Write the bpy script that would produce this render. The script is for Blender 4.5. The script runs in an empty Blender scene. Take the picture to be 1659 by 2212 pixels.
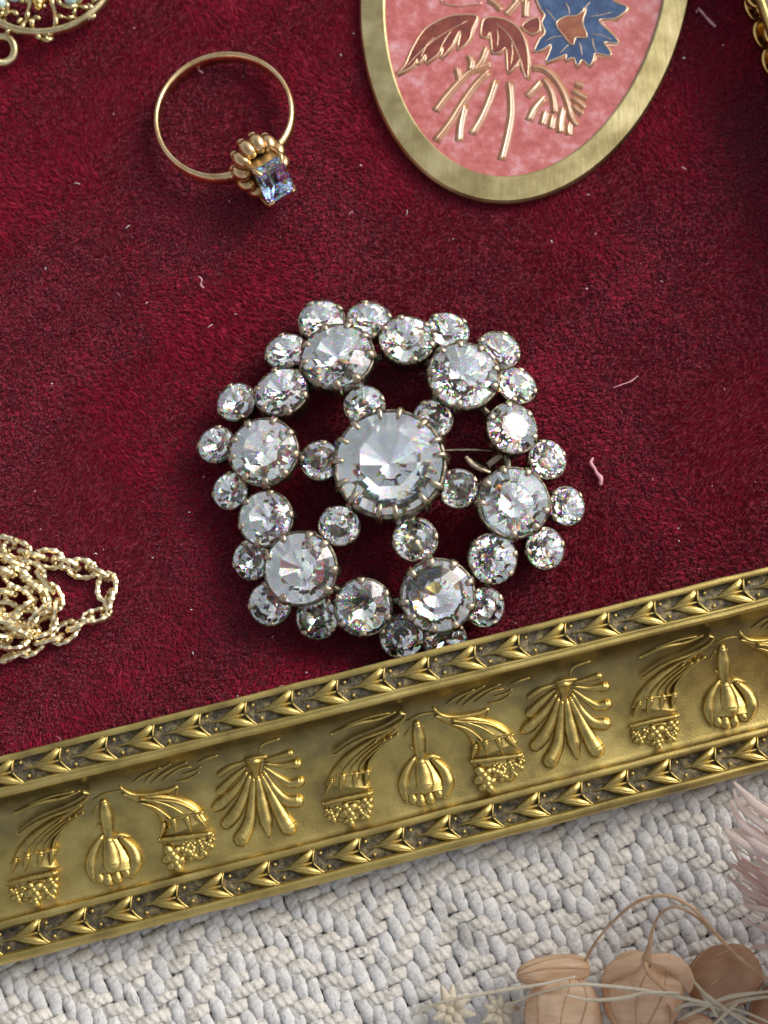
import bpy, math, random
import numpy as np
from mathutils import Vector, Matrix, noise
random.seed(7); rng = np.random.default_rng(7)
PI = math.pi
scene = bpy.context.scene
COL = scene.collection

# ------------------------------------------------------------------ camera (units are centimetres)
TILT = math.radians(15); DIST = 20.0; FPX = 3318.0
CAM = Vector((0, -DIST*math.sin(TILT), DIST*math.cos(TILT)))
cd = bpy.data.cameras.new('camera'); cam = bpy.data.objects.new('camera', cd); COL.objects.link(cam)
cam.location = CAM; cam.rotation_euler = (TILT, 0, 0)
cd.sensor_fit = 'HORIZONTAL'; cd.sensor_width = 36; cd.lens = 72
cd.clip_start = 0.5; cd.clip_end = 500
cd.dof.use_dof = True; cd.dof.focus_distance = 19.4; cd.dof.aperture_fstop = 0.34
scene.camera = cam
# ------------------------------------------------------------------ sky and sun
SUN_EL = math.radians(41); SUN_DIR = Vector((0.80, 0.52, 0)).normalized()*math.cos(SUN_EL) + Vector((0, 0, math.sin(SUN_EL)))
w = bpy.data.worlds.new('World'); scene.world = w; w.use_nodes = True
wn = w.node_tree.nodes; wn.clear()
sky = wn.new('ShaderNodeTexSky'); sky.sky_type = 'NISHITA'; sky.sun_disc = False
sky.sun_elevation = SUN_EL; sky.sun_rotation = math.atan2(SUN_DIR.x, SUN_DIR.y)
sky.air_density = 1.0; sky.dust_density = 3.0; sky.ozone_density = 1.0
bg = wn.new('ShaderNodeBackground'); bg.inputs[1].default_value = 0.15
wo = wn.new('ShaderNodeOutputWorld')
hs_ = wn.new('ShaderNodeHueSaturation'); hs_.inputs['Saturation'].default_value = .28      # thin high cloud: a paler sky
w.node_tree.links.new(sky.outputs[0], hs_.inputs['Color']); w.node_tree.links.new(hs_.outputs[0], bg.inputs[0]); w.node_tree.links.new(bg.outputs[0], wo.inputs[0])
sd = bpy.data.lights.new('sun', 'SUN'); sd.energy = 1.5; sd.angle = math.radians(28); sd.color = (1, 0.95, 0.87)
sun = bpy.data.objects.new('sun', sd); COL.objects.link(sun)
sun.rotation_euler = SUN_DIR.to_track_quat('Z', 'Y').to_euler()
vs = scene.view_settings; vs.view_transform = 'Standard'; vs.look = 'None'; vs.exposure = 0.22; vs.gamma = 1
try:
    scene.cycles.use_denoising = True; scene.cycles.denoiser = 'OPENIMAGEDENOISE'
    scene.cycles.max_bounces = 24; scene.cycles.transmission_bounces = 20; scene.cycles.glossy_bounces = 16
    scene.cycles.caustics_reflective = True; scene.cycles.caustics_refractive = True
    scene.cycles.sample_clamp_indirect = 8
except Exception: pass

# ------------------------------------------------------------------ helpers
CT, ST = math.cos(TILT), math.sin(TILT)
def ray(px, py):
    x, y = (px-829.5)/FPX, -(py-1106)/FPX
    return Vector((x, CT*y+ST, ST*y-CT))
def P(px, py, z):
    d = ray(px, py); return CAM + d*((z-CAM.z)/d.z)

WORLD = {}          # name -> world origin of every built object
def tag(o, label=None, cat=None, group=None, kind=None):
    if label: o['label'] = label
    if cat: o['category'] = cat
    if group: o['group'] = group
    if kind: o['kind'] = kind
    return o
def empty(name, loc):
    o = bpy.data.objects.new(name, None); o.empty_display_size = .2; COL.objects.link(o)
    o.location = loc; WORLD[o.name] = Vector(loc); return o
def place(o, parent, origin):
    WORLD[o.name] = Vector(origin)
    if parent: o.parent = parent; o.location = Vector(origin) - WORLD[parent.name]
    else: o.location = origin
class MB:
    def __init__(s): s.v = []; s.f = []; s.m = []
    def add(s, vs, fs, m=0):
        b = len(s.v); s.v += [tuple(v) for v in vs]
        s.f += [tuple(i+b for i in f) for f in fs]; s.m += [m]*len(fs)
    def sphere(s, c, r, sc=(1, 1, 1), n=8, k=5, m=0, R=None):
        vs = []; fs = []
        for i in range(1, k):
            a = PI*i/k
            for j in range(n):
                b = 2*PI*j/n
                p = Vector((math.sin(a)*math.cos(b)*sc[0], math.sin(a)*math.sin(b)*sc[1], math.cos(a)*sc[2]))*r
                vs.append(Vector(c)+(R@p if R else p))
        t = Vector((0, 0, r*sc[2])); t = R@t if R else t
        vs += [Vector(c)+t, Vector(c)-t]; T = len(vs)-2
        for i in range(k-2):
            for j in range(n):
                fs.append((i*n+j, (i+1)*n+j, (i+1)*n+(j+1) % n, i*n+(j+1) % n))
        for j in range(n):
            fs.append((T, j, (j+1) % n)); fs.append((T+1, (k-2)*n+(j+1) % n, (k-2)*n+j))
        s.add(vs, fs, m)
    def tube(s, pts, ups, ws, hs, n=8, closed=False, cap=True, m=0):
        pts = [Vector(p) for p in pts]; N = len(pts)
        if not isinstance(ups, list): ups = [Vector(ups)]*N
        if not isinstance(ws, (list, tuple)): ws = [ws]*N
        if not isinstance(hs, (list, tuple)): hs = [hs]*N
        vs = []
        for i, p in enumerate(pts):
            a = pts[(i-1) % N] if (closed or i > 0) else p
            b = pts[(i+1) % N] if (closed or i < N-1) else p
            t = (b-a).normalized(); side = t.cross(ups[i])
            side = side.normalized() if side.length > 1e-6 else t.orthogonal().normalized()
            up = side.cross(t).normalized()
            for j in range(n):
                g = 2*PI*(j+.5)/n
                vs.append(p + side*ws[i]*math.cos(g) + up*hs[i]*math.sin(g))
        fs = []
        for i in range(N if closed else N-1):
            i2 = (i+1) % N
            for j in range(n): fs.append((i*n+j, i*n+(j+1) % n, i2*n+(j+1) % n, i2*n+j))
        if not closed and cap:
            fs.append(tuple(range(n))[::-1]); fs.append(tuple((N-1)*n+j for j in range(n)))
        s.add(vs, fs, m)
    def prism(s, poly, z0, z1, xf, m=0):       # poly in 2-D, xf(x,y,z) -> world
        n = len(poly); vs = [xf(x, y, z0) for x, y in poly]+[xf(x, y, z1) for x, y in poly]
        fs = [tuple(range(n, 2*n)), tuple(range(n))[::-1]] + [(i, (i+1) % n, n+(i+1) % n, n+i) for i in range(n)]
        s.add(vs, fs, m)
    def mesh(s, name, mats, smooth=True, origin=(0, 0, 0)):
        me = bpy.data.meshes.new(name); o = Vector(origin)
        me.from_pydata([(v[0]-o.x, v[1]-o.y, v[2]-o.z) for v in s.v], [], s.f)
        for m in (mats if isinstance(mats, list) else [mats]): me.materials.append(m)
        me.polygons.foreach_set('material_index', s.m)
        me.polygons.foreach_set('use_smooth', [smooth]*len(s.f)); me.update(); return me
    def build(s, name, mats, parent=None, smooth=True, origin=None):
        if origin is None:
            a = np.array(s.v, float); origin = Vector(((a[:, 0].min()+a[:, 0].max())/2, (a[:, 1].min()+a[:, 1].max())/2, a[:, 2].min()))
        o = bpy.data.objects.new(name, s.mesh(name, mats, smooth, origin)); COL.objects.link(o)
        place(o, parent, origin); return o
def spline(pts, k=6, closed=False):
    pts = [Vector(p) if len(p) == 3 else Vector((p[0], p[1], 0)) for p in pts]; N = len(pts); out = []
    for i in range(N if closed else N-1):
        p0 = pts[(i-1) % N] if (closed or i) else pts[0]; p1 = pts[i]; p2 = pts[(i+1) % N]
        p3 = pts[(i+2) % N] if (closed or i < N-2) else pts[-1]
        for j in range(k):
            t = j/k
            out.append(.5*((2*p1)+(p2-p0)*t+(2*p0-5*p1+4*p2-p3)*t*t+(3*p1-p0-3*p2+p3)*t**3))
    if not closed: out.append(pts[-1])
    return out
def lerp_list(vals, n):
    return list(np.interp(np.linspace(0, len(vals)-1, n), range(len(vals)), vals))

# ------------------------------------------------------------------ materials
def mat(name, base, rough=.5, metal=0., **kw):
    m = bpy.data.materials.new(name); m.use_nodes = True; nt = m.node_tree; b = nt.nodes['Principled BSDF']
    b.inputs['Base Color'].default_value = (*base, 1); b.inputs['Roughness'].default_value = rough; b.inputs['Metallic'].default_value = metal
    for k, v in kw.items(): b.inputs[k.replace('_', ' ')].default_value = v
    return m
def nn(m, t, **kw):
    n = m.node_tree.nodes.new(t)
    for k, v in kw.items():
        if k in n.inputs.keys(): n.inputs[k].default_value = v
        else: setattr(n, k, v)
    return n
def lk(m, a, b): m.node_tree.links.new(a, b)
def noise_ramp(m, scale, stops, detail=4, coord='Object', rough=.55):
    tc = nn(m, 'ShaderNodeTexCoord'); no = nn(m, 'ShaderNodeTexNoise'); no.inputs['Scale'].default_value = scale; no.inputs['Detail'].default_value = detail; no.inputs['Roughness'].default_value = rough
    lk(m, tc.outputs[coord], no.inputs['Vector']); r = nn(m, 'ShaderNodeValToRGB')
    e = r.color_ramp.elements
    while len(e) < len(stops): e.new(.5)
    for el, (p, c) in zip(e, stops): el.position = p; el.color = (*c, 1) if len(c) == 3 else c
    lk(m, no.outputs['Fac'], r.inputs[0]); return no, r
def bump(m, src, strength, dist=.02, prev=None):
    b = nn(m, 'ShaderNodeBump'); b.inputs['Strength'].default_value = strength; b.inputs['Distance'].default_value = dist
    lk(m, src, b.inputs['Height'])
    if prev: lk(m, prev.outputs[0], b.inputs['Normal'])
    lk(m, b.outputs[0], m.node_tree.nodes['Principled BSDF'].inputs['Normal']); return b
def metal(name, c1, c2, c3, scale, rough, bstr=.15, bscale=60, bd=.01):
    m = mat(name, c1, rough, 1.); P_ = m.node_tree.nodes['Principled BSDF']
    no, r = noise_ramp(m, scale, [(.3, c3), (.5, c1), (.7, c2)]); lk(m, r.outputs[0], P_.inputs['Base Color'])
    n2, r2 = noise_ramp(m, bscale, [(.3, (rough*.8,)*3), (.7, (min(1, rough*1.25),)*3)]); lk(m, r2.outputs[0], P_.inputs['Roughness'])
    bump(m, n2.outputs['Fac'], bstr, bd); return m
M = {}
M['brass'] = metal('aged_brass', (.52, .40, .13), (.66, .52, .19), (.34, .26, .10), 2.2, .36, .25, 45, .012)
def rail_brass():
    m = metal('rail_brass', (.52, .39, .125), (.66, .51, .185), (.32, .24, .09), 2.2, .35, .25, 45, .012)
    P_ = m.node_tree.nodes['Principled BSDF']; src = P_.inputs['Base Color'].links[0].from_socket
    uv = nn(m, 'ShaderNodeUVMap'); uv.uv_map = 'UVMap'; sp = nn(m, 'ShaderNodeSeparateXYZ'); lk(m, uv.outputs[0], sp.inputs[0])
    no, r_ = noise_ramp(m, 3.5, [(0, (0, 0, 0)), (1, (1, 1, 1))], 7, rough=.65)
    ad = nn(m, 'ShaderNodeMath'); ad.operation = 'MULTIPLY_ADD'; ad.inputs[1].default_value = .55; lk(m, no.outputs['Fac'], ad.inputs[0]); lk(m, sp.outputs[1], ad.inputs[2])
    # tarnish under the inner ridge, with the cove's shade painted into the colour
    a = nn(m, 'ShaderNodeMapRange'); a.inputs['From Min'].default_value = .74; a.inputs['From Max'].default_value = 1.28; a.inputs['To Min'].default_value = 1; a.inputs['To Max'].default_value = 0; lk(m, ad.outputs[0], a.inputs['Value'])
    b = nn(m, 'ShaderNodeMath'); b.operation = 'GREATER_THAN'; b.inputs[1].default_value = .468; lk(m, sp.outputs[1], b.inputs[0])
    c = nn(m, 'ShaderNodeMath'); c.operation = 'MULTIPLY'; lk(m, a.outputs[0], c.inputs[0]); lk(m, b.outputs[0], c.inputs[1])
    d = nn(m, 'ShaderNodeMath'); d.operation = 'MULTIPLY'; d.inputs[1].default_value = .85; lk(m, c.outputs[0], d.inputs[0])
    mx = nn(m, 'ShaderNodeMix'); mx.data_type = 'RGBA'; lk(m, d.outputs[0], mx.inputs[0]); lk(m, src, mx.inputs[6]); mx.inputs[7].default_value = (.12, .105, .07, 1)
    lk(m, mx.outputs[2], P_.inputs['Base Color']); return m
M['brass_relief'] = metal('brass_relief', (.50, .375, .12), (.63, .48, .17), (.32, .24, .09), 5, .38, .2, 40, .012)
M['patina'] = metal('dark_patina', (.13, .11, .075), (.34, .27, .13), (.05, .047, .04), 11, .55, .6, 40, .02)
M['pend_brass'] = metal('brushed_brass', (.42, .35, .17), (.56, .48, .26), (.28, .22, .10), 2.6, .34, .12, 70, .006)
M['filig'] = metal('antique_gold', (.62, .50, .26), (.75, .64, .38), (.35, .28, .14), 6, .30, .3, 50, .01)
M['chain'] = metal('pale_gold', (.84, .70, .42), (.92, .82, .57), (.66, .52, .28), 7, .32, .05, 60, .004)
M['ring'] = metal('rose_gold', (.70, .48, .25), (.80, .60, .36), (.54, .34, .16), 5, .26, .12, 60, .006)
M['gold'] = metal('yellow_gold', (.80, .52, .16), (.88, .64, .26), (.60, .36, .10), 6, .2, .05, 50, .005)
M['setting'] = metal('tarnished_setting', (.17, .145, .105), (.38, .33, .24), (.05, .045, .035), 9, .34, .4, 30, .02)
M['prong'] = metal('worn_prong', (.42, .34, .24), (.60, .50, .38), (.20, .15, .10), 7, .28, .25, 30, .015)
# foil backing seen through the glass
M['foil'] = mat('silver_foil', (.955, .955, .94), .0, 1.)

def gem(name, tint, disp=.014, ior=1.55):
    m = bpy.data.materials.new(name); m.use_nodes = True; nt = m.node_tree; nt.nodes.clear()
    out = nn(m, 'ShaderNodeOutputMaterial'); acc = None
    for k, c in enumerate([(1, 0, 0), (0, 1, 0), (0, 0, 1)]):
        r = nn(m, 'ShaderNodeBsdfRefraction'); r.inputs['Color'].default_value = (c[0]*tint[0], c[1]*tint[1], c[2]*tint[2], 1)
        r.inputs['IOR'].default_value = ior+disp*(k-1); r.inputs['Roughness'].default_value = 0.0
        if acc is None: acc = r
        else:
            a = nn(m, 'ShaderNodeAddShader'); lk(m, acc.outputs[0], a.inputs[0]); lk(m, r.outputs[0], a.inputs[1]); acc = a
    g = nn(m, 'ShaderNodeBsdfGlossy'); g.inputs['Roughness'].default_value = .0; g.inputs['Color'].default_value = (1, 1, 1, 1)
    f = nn(m, 'ShaderNodeFresnel'); f.inputs['IOR'].default_value = ior
    mx = nn(m, 'ShaderNodeMixShader'); lk(m, f.outputs[0], mx.inputs[0]); lk(m, acc.outputs[0], mx.inputs[1]); lk(m, g.outputs[0], mx.inputs[2])
    lk(m, mx.outputs[0], out.inputs['Surface']); return m
M['gem'] = gem('clear_rhinestone', (.995, .998, .99))
M['bluegem'] = gem('pale_blue_stone', (.70, .82, 1.0), .004)
M['gem0'] = gem('small_clear_rhinestone', (.995, .998, .99), .005)

# velvet
M['velvet'] = mat('red_velvet', (.10, .0015, .010), .9)
v = M['velvet']; no, r = noise_ramp(v, 14, [(.35, (.10, .002, .010)), (.65, (.22, .004, .022))], 6); lk(v, r.outputs[0], v.node_tree.nodes['Principled BSDF'].inputs['Base Color'])
v = M['pile'] = mat('velvet_pile', (.3, .004, .03), .55, 0, Sheen_Weight=.9, Sheen_Roughness=.35, Specular_IOR_Level=.25)
v.node_tree.nodes['Principled BSDF'].inputs['Sheen Tint'].default_value = (1, .38, .5, 1)
no, r = noise_ramp(v, 9, [(.3, (.20, .0025, .016)), (.5, (.31, .005, .029)), (.72, (.45, .013, .055))], 5, rough=.7); lk(v, r.outputs[0], v.node_tree.nodes['Principled BSDF'].inputs['Base Color'])
# enamels
def enamel(name, a, b, c, scale=6, rough=.22):
    m = mat(name, b, rough, 0, Coat_Weight=.5, Coat_Roughness=.08)
    no, r = noise_ramp(m, scale, [(.3, a), (.5, b), (.7, c)], 7, rough=.7); lk(m, r.outputs[0], m.node_tree.nodes['Principled BSDF'].inputs['Base Color'])
    bump(m, no.outputs['Fac'], .25, .02); return m
M['pink'] = enamel('pink_enamel', (.36, .065, .055), (.52, .14, .13), (.66, .34, .36), 4.5)
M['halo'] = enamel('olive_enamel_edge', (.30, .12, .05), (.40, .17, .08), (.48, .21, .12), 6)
M['wine'] = enamel('wine_enamel', (.10, .012, .008), (.20, .03, .015), (.30, .07, .03), 4)
M['blue'] = enamel('blue_enamel', (.012, .03, .09), (.025, .065, .16), (.07, .13, .26), 5)
M['rust'] = enamel('rust_enamel', (.20, .04, .015), (.28, .08, .03), (.36, .13, .06), 6)
M['wire'] = mat('gold_wire', (.86, .62, .42), .28, 1.)
M['opal'] = mat('opal_bead', (.45, .62, .58), .15, 0, Coat_Weight=1., Subsurface_Weight=.2)
pb_ = M['pend_brass']; tcp = nn(pb_, 'ShaderNodeTexCoord'); mpp = nn(pb_, 'ShaderNodeMapping'); mpp.inputs['Rotation'].default_value = (0, 0, .5); mpp.inputs['Scale'].default_value = (24, 3.5, 10)
lk(pb_, tcp.outputs['Object'], mpp.inputs[0]); nsp = nn(pb_, 'ShaderNodeTexNoise'); nsp.inputs['Scale'].default_value = 1; nsp.inputs['Detail'].default_value = 6; lk(pb_, mpp.outputs[0], nsp.inputs['Vector']); bump(pb_, nsp.outputs['Fac'], .16, .012)
# cloth yarns
def yarnmat(name, a, b):
    m = mat(name, a, .85, 0, Sheen_Weight=.2)
    no, r = noise_ramp(m, 3.0, [(.3, b), (.65, a)], 8, 'Generated')
    tc = nn(m, 'ShaderNodeTexCoord'); geo = nn(m, 'ShaderNodeNewGeometry')
    n1 = nn(m, 'ShaderNodeTexNoise'); n1.inputs['Scale'].default_value = 5; n1.inputs['Detail'].default_value = 6; lk(m, geo.outputs['Position'], n1.inputs['Vector'])
    r1 = nn(m, 'ShaderNodeValToRGB'); r1.color_ramp.elements[0].position = .3; r1.color_ramp.elements[0].color = (*b, 1)
    r1.color_ramp.elements[1].position = .6; r1.color_ramp.elements[1].color = (*a, 1); lk(m, n1.outputs['Fac'], r1.inputs[0])
    # soiled spots
    n2 = nn(m, 'ShaderNodeTexNoise'); n2.inputs['Scale'].default_value = .8; n2.inputs['Detail'].default_value = 5; lk(m, geo.outputs['Position'], n2.inputs['Vector'])
    r2 = nn(m, 'ShaderNodeValToRGB'); r2.color_ramp.elements[0].position = .62; r2.color_ramp.elements[0].color = (1, 1, 1, 1)
    r2.color_ramp.elements[1].position = .74; r2.color_ramp.elements[1].color = (.45, .44, .42, 1); lk(m, n2.outputs['Fac'], r2.inputs[0])
    mx = nn(m, 'ShaderNodeMix'); mx.data_type = 'RGBA'; mx.blend_type = 'MULTIPLY'; mx.inputs[0].default_value = 1
    lk(m, r1.outputs[0], mx.inputs[6]); lk(m, r2.outputs[0], mx.inputs[7]); lk(m, mx.outputs[2], m.node_tree.nodes['Principled BSDF'].inputs['Base Color'])
    uv = nn(m, 'ShaderNodeUVMap'); uv.uv_map = 'UVMap'
    wv = nn(m, 'ShaderNodeTexWave'); wv.wave_type = 'BANDS'; wv.bands_direction = 'DIAGONAL'; wv.inputs['Scale'].default_value = 1.0; wv.inputs['Distortion'].default_value = 1.5; wv.inputs['Detail'].default_value = 2
    lk(m, uv.outputs[0], wv.inputs['Vector']); b1 = bump(m, wv.outputs['Fac'], .4, .025)
    n3 = nn(m, 'ShaderNodeTexNoise'); n3.inputs['Scale'].default_value = 22; n3.inputs['Detail'].default_value = 4; lk(m, geo.outputs['Position'], n3.inputs['Vector']); bump(m, n3.outputs['Fac'], .7, .025, b1)
    return m
M['warp'] = yarnmat('grey_white_yarn', (.63, .615, .60), (.47, .455, .44))
M['weft'] = yarnmat('cream_yarn', (.68, .645, .585), (.50, .47, .415))
M['clothbase'] = mat('cloth_base', (.25, .23, .21), .95)
def petalmat(name, a, b, tr=.35, scale=5, stretch=None):
    m = mat(name, a, .55, 0); P_ = m.node_tree.nodes['Principled BSDF']
    no, r = noise_ramp(m, scale, [(.3, b), (.6, a)], 6); lk(m, r.outputs[0], P_.inputs['Base Color'])
    if stretch:
        mp = nn(m, 'ShaderNodeMapping'); mp.inputs['Scale'].default_value = stretch
        tc = nn(m, 'ShaderNodeTexCoord'); lk(m, tc.outputs['Object'], mp.inputs[0]); lk(m, mp.outputs[0], no.inputs['Vector'])
    bump(m, no.outputs['Fac'], .3, .03)
    t = nn(m, 'ShaderNodeBsdfTranslucent'); lk(m, r.outputs[0], t.inputs[0]); mx = nn(m, 'ShaderNodeMixShader'); mx.inputs[0].default_value = tr
    out = m.node_tree.nodes['Material Output']; lk(m, P_.outputs[0], mx.inputs[1]); lk(m, t.outputs[0], mx.inputs[2]); lk(m, mx.outputs[0], out.inputs['Surface']); return m
M['pod'] = petalmat('papery_pod', (.86, .66, .47), (.76, .50, .30), .45, 3.5, (1, 4, 1))
M['podin'] = petalmat('dark_pod', (.60, .36, .22), (.44, .23, .12), .4, 3)
M['petal'] = petalmat('pink_bract', (.90, .80, .76), (.86, .72, .66), .45, 2)
M['petal2'] = petalmat('rosy_bract', (.80, .62, .57), (.72, .50, .44), .45, 3)
M['straw'] = petalmat('pale_straw', (.66, .58, .44), (.50, .41, .28), .1, 5)
M['stem'] = petalmat('tan_stem', (.56, .36, .20), (.40, .22, .11), .1, 5)
M['lint'] = mat('pale_lint', (.70, .34, .38), .8)
M['lintw'] = mat('white_lint', (.8, .72, .7), .8)

# ------------------------------------------------------------------ picture frame: geometry of the rails
LIPZ = 1.0
A_ = P(0, 1635, LIPZ); B_ = P(1659, 1225, LIPZ)
U = (B_-A_).normalized(); S = Vector((U.y, -U.x, 0))          # along the bottom rail; outward (down)
def prof_main():
    pr = [(.30, -.05, 1), (.30, .80, 1), (.0, .84, 1), (-.012, .90, 0), (-.012, .985, 0), (.0, 1.0, 0), (.055, 1.0, 0), (.07, .985, 1), (.075, .945, 1)]
    pr += [(.16, .94, 1), (.26, .94, 1), (.335, .94, 1), (.345, .965, 0), (.365, .985, 0), (.385, .985, 0), (.395, .968, 0), (.408, .975, 0), (.43, .985, 0), (.455, .972, 0), (.47, .93, 0)]
    for i in range(1, 21):
        t = (i/20)**1.25; s = .47+1.33*t
        pr.append((s, .20+.72*(1-math.sqrt(max(0, 1-(1-t)**2)))**.9, 0))
    pr += [(1.81, .235, 0), (1.825, .25, 0), (1.885, .25, 0), (1.90, .235, 0), (1.908, .19, 1), (2.05, .188, 1), (2.185, .19, 1), (2.20, .235, 0), (2.23, .252, 0), (2.27, .24, 0), (2.30, .19, 0), (2.315, .10, 0), (2.31, -.10, 0), (2.30, -.33, 0), (.30, -.33, 1)]
    return pr
PROF = prof_main()
surf = [(s, z) for s, z, _ in PROF[4:-2]]
SS = [a for a, b in surf]; SZ = [b for a, b in surf]
def zs(s): return float(np.interp(s, SS, SZ))
def nrm(s):
    d = .012; dz = (zs(s+d)-zs(s-d))/(2*d); n = (-dz*S + Vector((0, 0, 1))); return n.normalized()
def RP(u, s, h=0): return Vector((A_.x, A_.y, 0)) + U*u + S*s + Vector((0, 0, zs(s))) + nrm(s)*h
def rail_uv(px, py):
    d = ray(px, py); t = (1.15-CAM.z)/d.z; step = .004
    for _ in range(1200):
        p = CAM+d*t; q = p-Vector((A_.x, A_.y, 0)); s = q.dot(S)
        if p.z <= zs(s): return q.dot(U), s
        t += step
    return q.dot(U), s
UC = (P(1659, 907, 0)-A_).dot(U) + 1.38                       # where the right rail's lip crosses
frame = empty('picture_frame', Vector((A_.x, A_.y, 0))+U*UC+Vector((0, 0, -.33)))
tag(frame, 'ornate gilt brass picture frame with cast relief border round the red velvet', 'picture frame')
def rail(name, org, du, ds, u0, u1f, nseg):
    mb = MB(); K = len(PROF); vs = []
    for i in range(nseg+1):
        for (s, z, m) in PROF:
            u = u0 + (u1f(s)-u0)*i/nseg
            j = .008*noise.noise(Vector((u*1.3, s*2, 3))) + .004*noise.noise(Vector((u*6, s*8, 9)))
            vs.append(org+du*u+ds*(s+j)+Vector((0, 0, z + (.007*noise.noise(Vector((u*2.1, s*3, 7))) if z > -.2 else 0))))
    fs = []; ms = []
    for i in range(nseg):
        for k in range(K):
            k2 = (k+1) % K; fs.append((i*K+k, i*K+k2, (i+1)*K+k2, (i+1)*K+k)); ms.append(PROF[k][2] if PROF[k][2] == PROF[k2][2] else 0)
    fs.append(tuple(range(K))[::-1]); ms.append(0); fs.append(tuple(nseg*K+k for k in range(K))); ms.append(0)
    mb.v = vs; mb.f = fs; mb.m = ms
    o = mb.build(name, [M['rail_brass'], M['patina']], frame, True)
    uvl = o.data.uv_layers.new(name='UVMap'); vi = np.empty(len(o.data.loops), np.int32); o.data.loops.foreach_get('vertex_index', vi)
    ps = np.array([p[0] for p in PROF]); uvl.data.foreach_set('uv', np.stack([vi//K*.05, ps[vi % K]], 1).astype(np.float32).ravel()); return o
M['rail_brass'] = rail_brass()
O_ = Vector((A_.x, A_.y, 0))
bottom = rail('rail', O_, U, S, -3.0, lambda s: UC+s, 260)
tag(bottom, 'long lower rail with cove moulding')
RU = -S; RS = U     # right rail runs up, outward to the right
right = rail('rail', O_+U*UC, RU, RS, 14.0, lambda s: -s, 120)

# leaf and bead ornaments: same mesh translated along the rail
def leaf_mesh(sc, hh):
    mb = MB(); up = Vector((0, 0, 1))
    def st(pts, ws, hs, m=0):
        q = spline(pts, 4); mb.tube([U*p.x*1+S*p.y*sc+up*p.z for p in q], up, lerp_list(ws, len(q)), lerp_list(hs, len(q)), 8, m=m)
    for sg in (-1, 1):
        st([(-.20, .0, .0), (-.08, sg*.028, .008), (.06, sg*.075, .008), (.17+.03*sg, sg*.125, .0)], [.014, .050, .060, .022], [.02, .045, .05, .02])
        st([(-.19, sg*.012, .01), (-.05, sg*.055, .022), (.08, sg*.110, .02), (.19+.03*sg, sg*.135, .01)], [.008, .012, .013, .01], [.02, .04, .042, .02])
        st([(.19+.03*sg, sg*.130, .01), (.15+.015*sg, sg*.075, .022), (.115, sg*.005, .025)], [.012, .013, .012], [.02, .035, .03])
    st([(-.33, 0, -.012), (-.25, 0, 0), (-.15, 0, .01), (-.02, 0, .02), (.10, 0, .015)], [.010, .012, .022, .022, .012], [.02, .03, .04, .04, .03])
    return mb
def bead_mesh(r):
    mb = MB(); mb.sphere((0, 0, 0), r, (1, 1, .8), 8, 5); return mb
lm1 = leaf_mesh(1.18, 1).mesh('leaf_ornament', M['brass_relief']); lm2 = leaf_mesh(1.15, 1).mesh('leaf_ornament', M['brass_relief'])
bm_ = bead_mesh(.026).mesh('bead_ornament', M['brass_relief'])
def put(name, me, loc, parent=None, rot=None, sc=None):
    o = bpy.data.objects.new(name, me); COL.objects.link(o); parent = parent or frame; WORLD[o.name] = Vector(loc)
    o.parent = parent; o.location = Vector(loc)-WORLD[parent.name]
    if rot: o.rotation_euler = rot
    if sc: o.scale = sc
    return o
for band, (sc_, me) in enumerate([(.205, lm1), (2.047, lm2)]):
    u0, sp = rail_uv(*((300, 1440) if False else (314, 1612)))[0], .565
    if band: u0 = rail_uv(268, 1995)[0]
    k = -int((u0+2.8)/sp)
    while u0+k*sp < 13.5:
        u = u0+k*sp
        put('leaf_ornament', me, RP(u+.01*math.sin(k*3), sc_, .004))
        for sg in (-1, 1): put('bead_ornament', bm_, RP(u+sp*.5-.03+.035*sg, sc_+sg*.088, .006), sc=(1, 1, 1+.2*math.sin(k*5+sg)))
        k += 1

# cove ornaments, traced once and repeated along the rail
C1 = lambda x, y: (x/2.592*.864, 1469+y/2.592*.864)
C2 = lambda x, y: (432+x/2.242*.864, 1339+y/2.242*.864)
def uvs(fn, pts): return [rail_uv(*fn(x, y)) for x, y in pts]
PXC = .864/2.592/166*1.03
def stroke(mb, fn, pts, ws, hf=.55, lift=.25, n=8, k=5, off=0, ends=True, hmin=.006):
    uv = uvs(fn, pts); q = spline([(a, b) for a, b in uv], k)
    W = [x*PXC*(1 if fn is C1 else 1.156)*.5 for x in lerp_list(ws, len(q))]
    ps = [RP(p.x, p.y, W[i]*hf*lift+off) for i, p in enumerate(q)]; ups = [nrm(p.y) for p in q]
    # rounded ends
    mb.tube(ps, ups, W, [x*hf*1.3+hmin for x in W], n)
    for e in ((0, -1) if ends else ()):
        R = Matrix((U, S, Vector((0, 0, 1)))).transposed()
        mb.sphere(ps[e], 1, (W[e], W[e], W[e]*hf*1.2+hmin), 8, 5, R=R)
def blob(mb, fn, x, y, r, h=.8):
    u, s = rail_uv(*fn(x, y)); R_ = r*PXC*(1 if fn is C1 else 1.156)
    n_ = nrm(s); R = Matrix((U, n_.cross(U), n_)).transposed()
    a0 = random.uniform(0, 1)
    for k in range(4):
        a = a0+2*PI*k/4; rr = R_*random.uniform(.62, .85); Rl = R @ Matrix.Rotation(a, 3, 'Z'); mb.sphere(RP(u, s, R_*.3+.045)+R @ Vector((math.cos(a)*R_*.55, math.sin(a)*R_*.55, 0)), rr, (1, .72, h*1.1), 8, 5, R=Rl)
    mb.sphere(RP(u, s, R_*.6+.045), R_*.45, (1, 1, h), 8, 5, R=R)
uT0 = rail_uv(240, 1869)[0]; uT1 = rail_uv(910, 1686)[0]; PER = uT1-uT0
B = M['brass_relief']; ornaments = []
def child(parent, name, fnc):
    mb = MB(); fnc(mb); return mb.build(name, B, parent)
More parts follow.
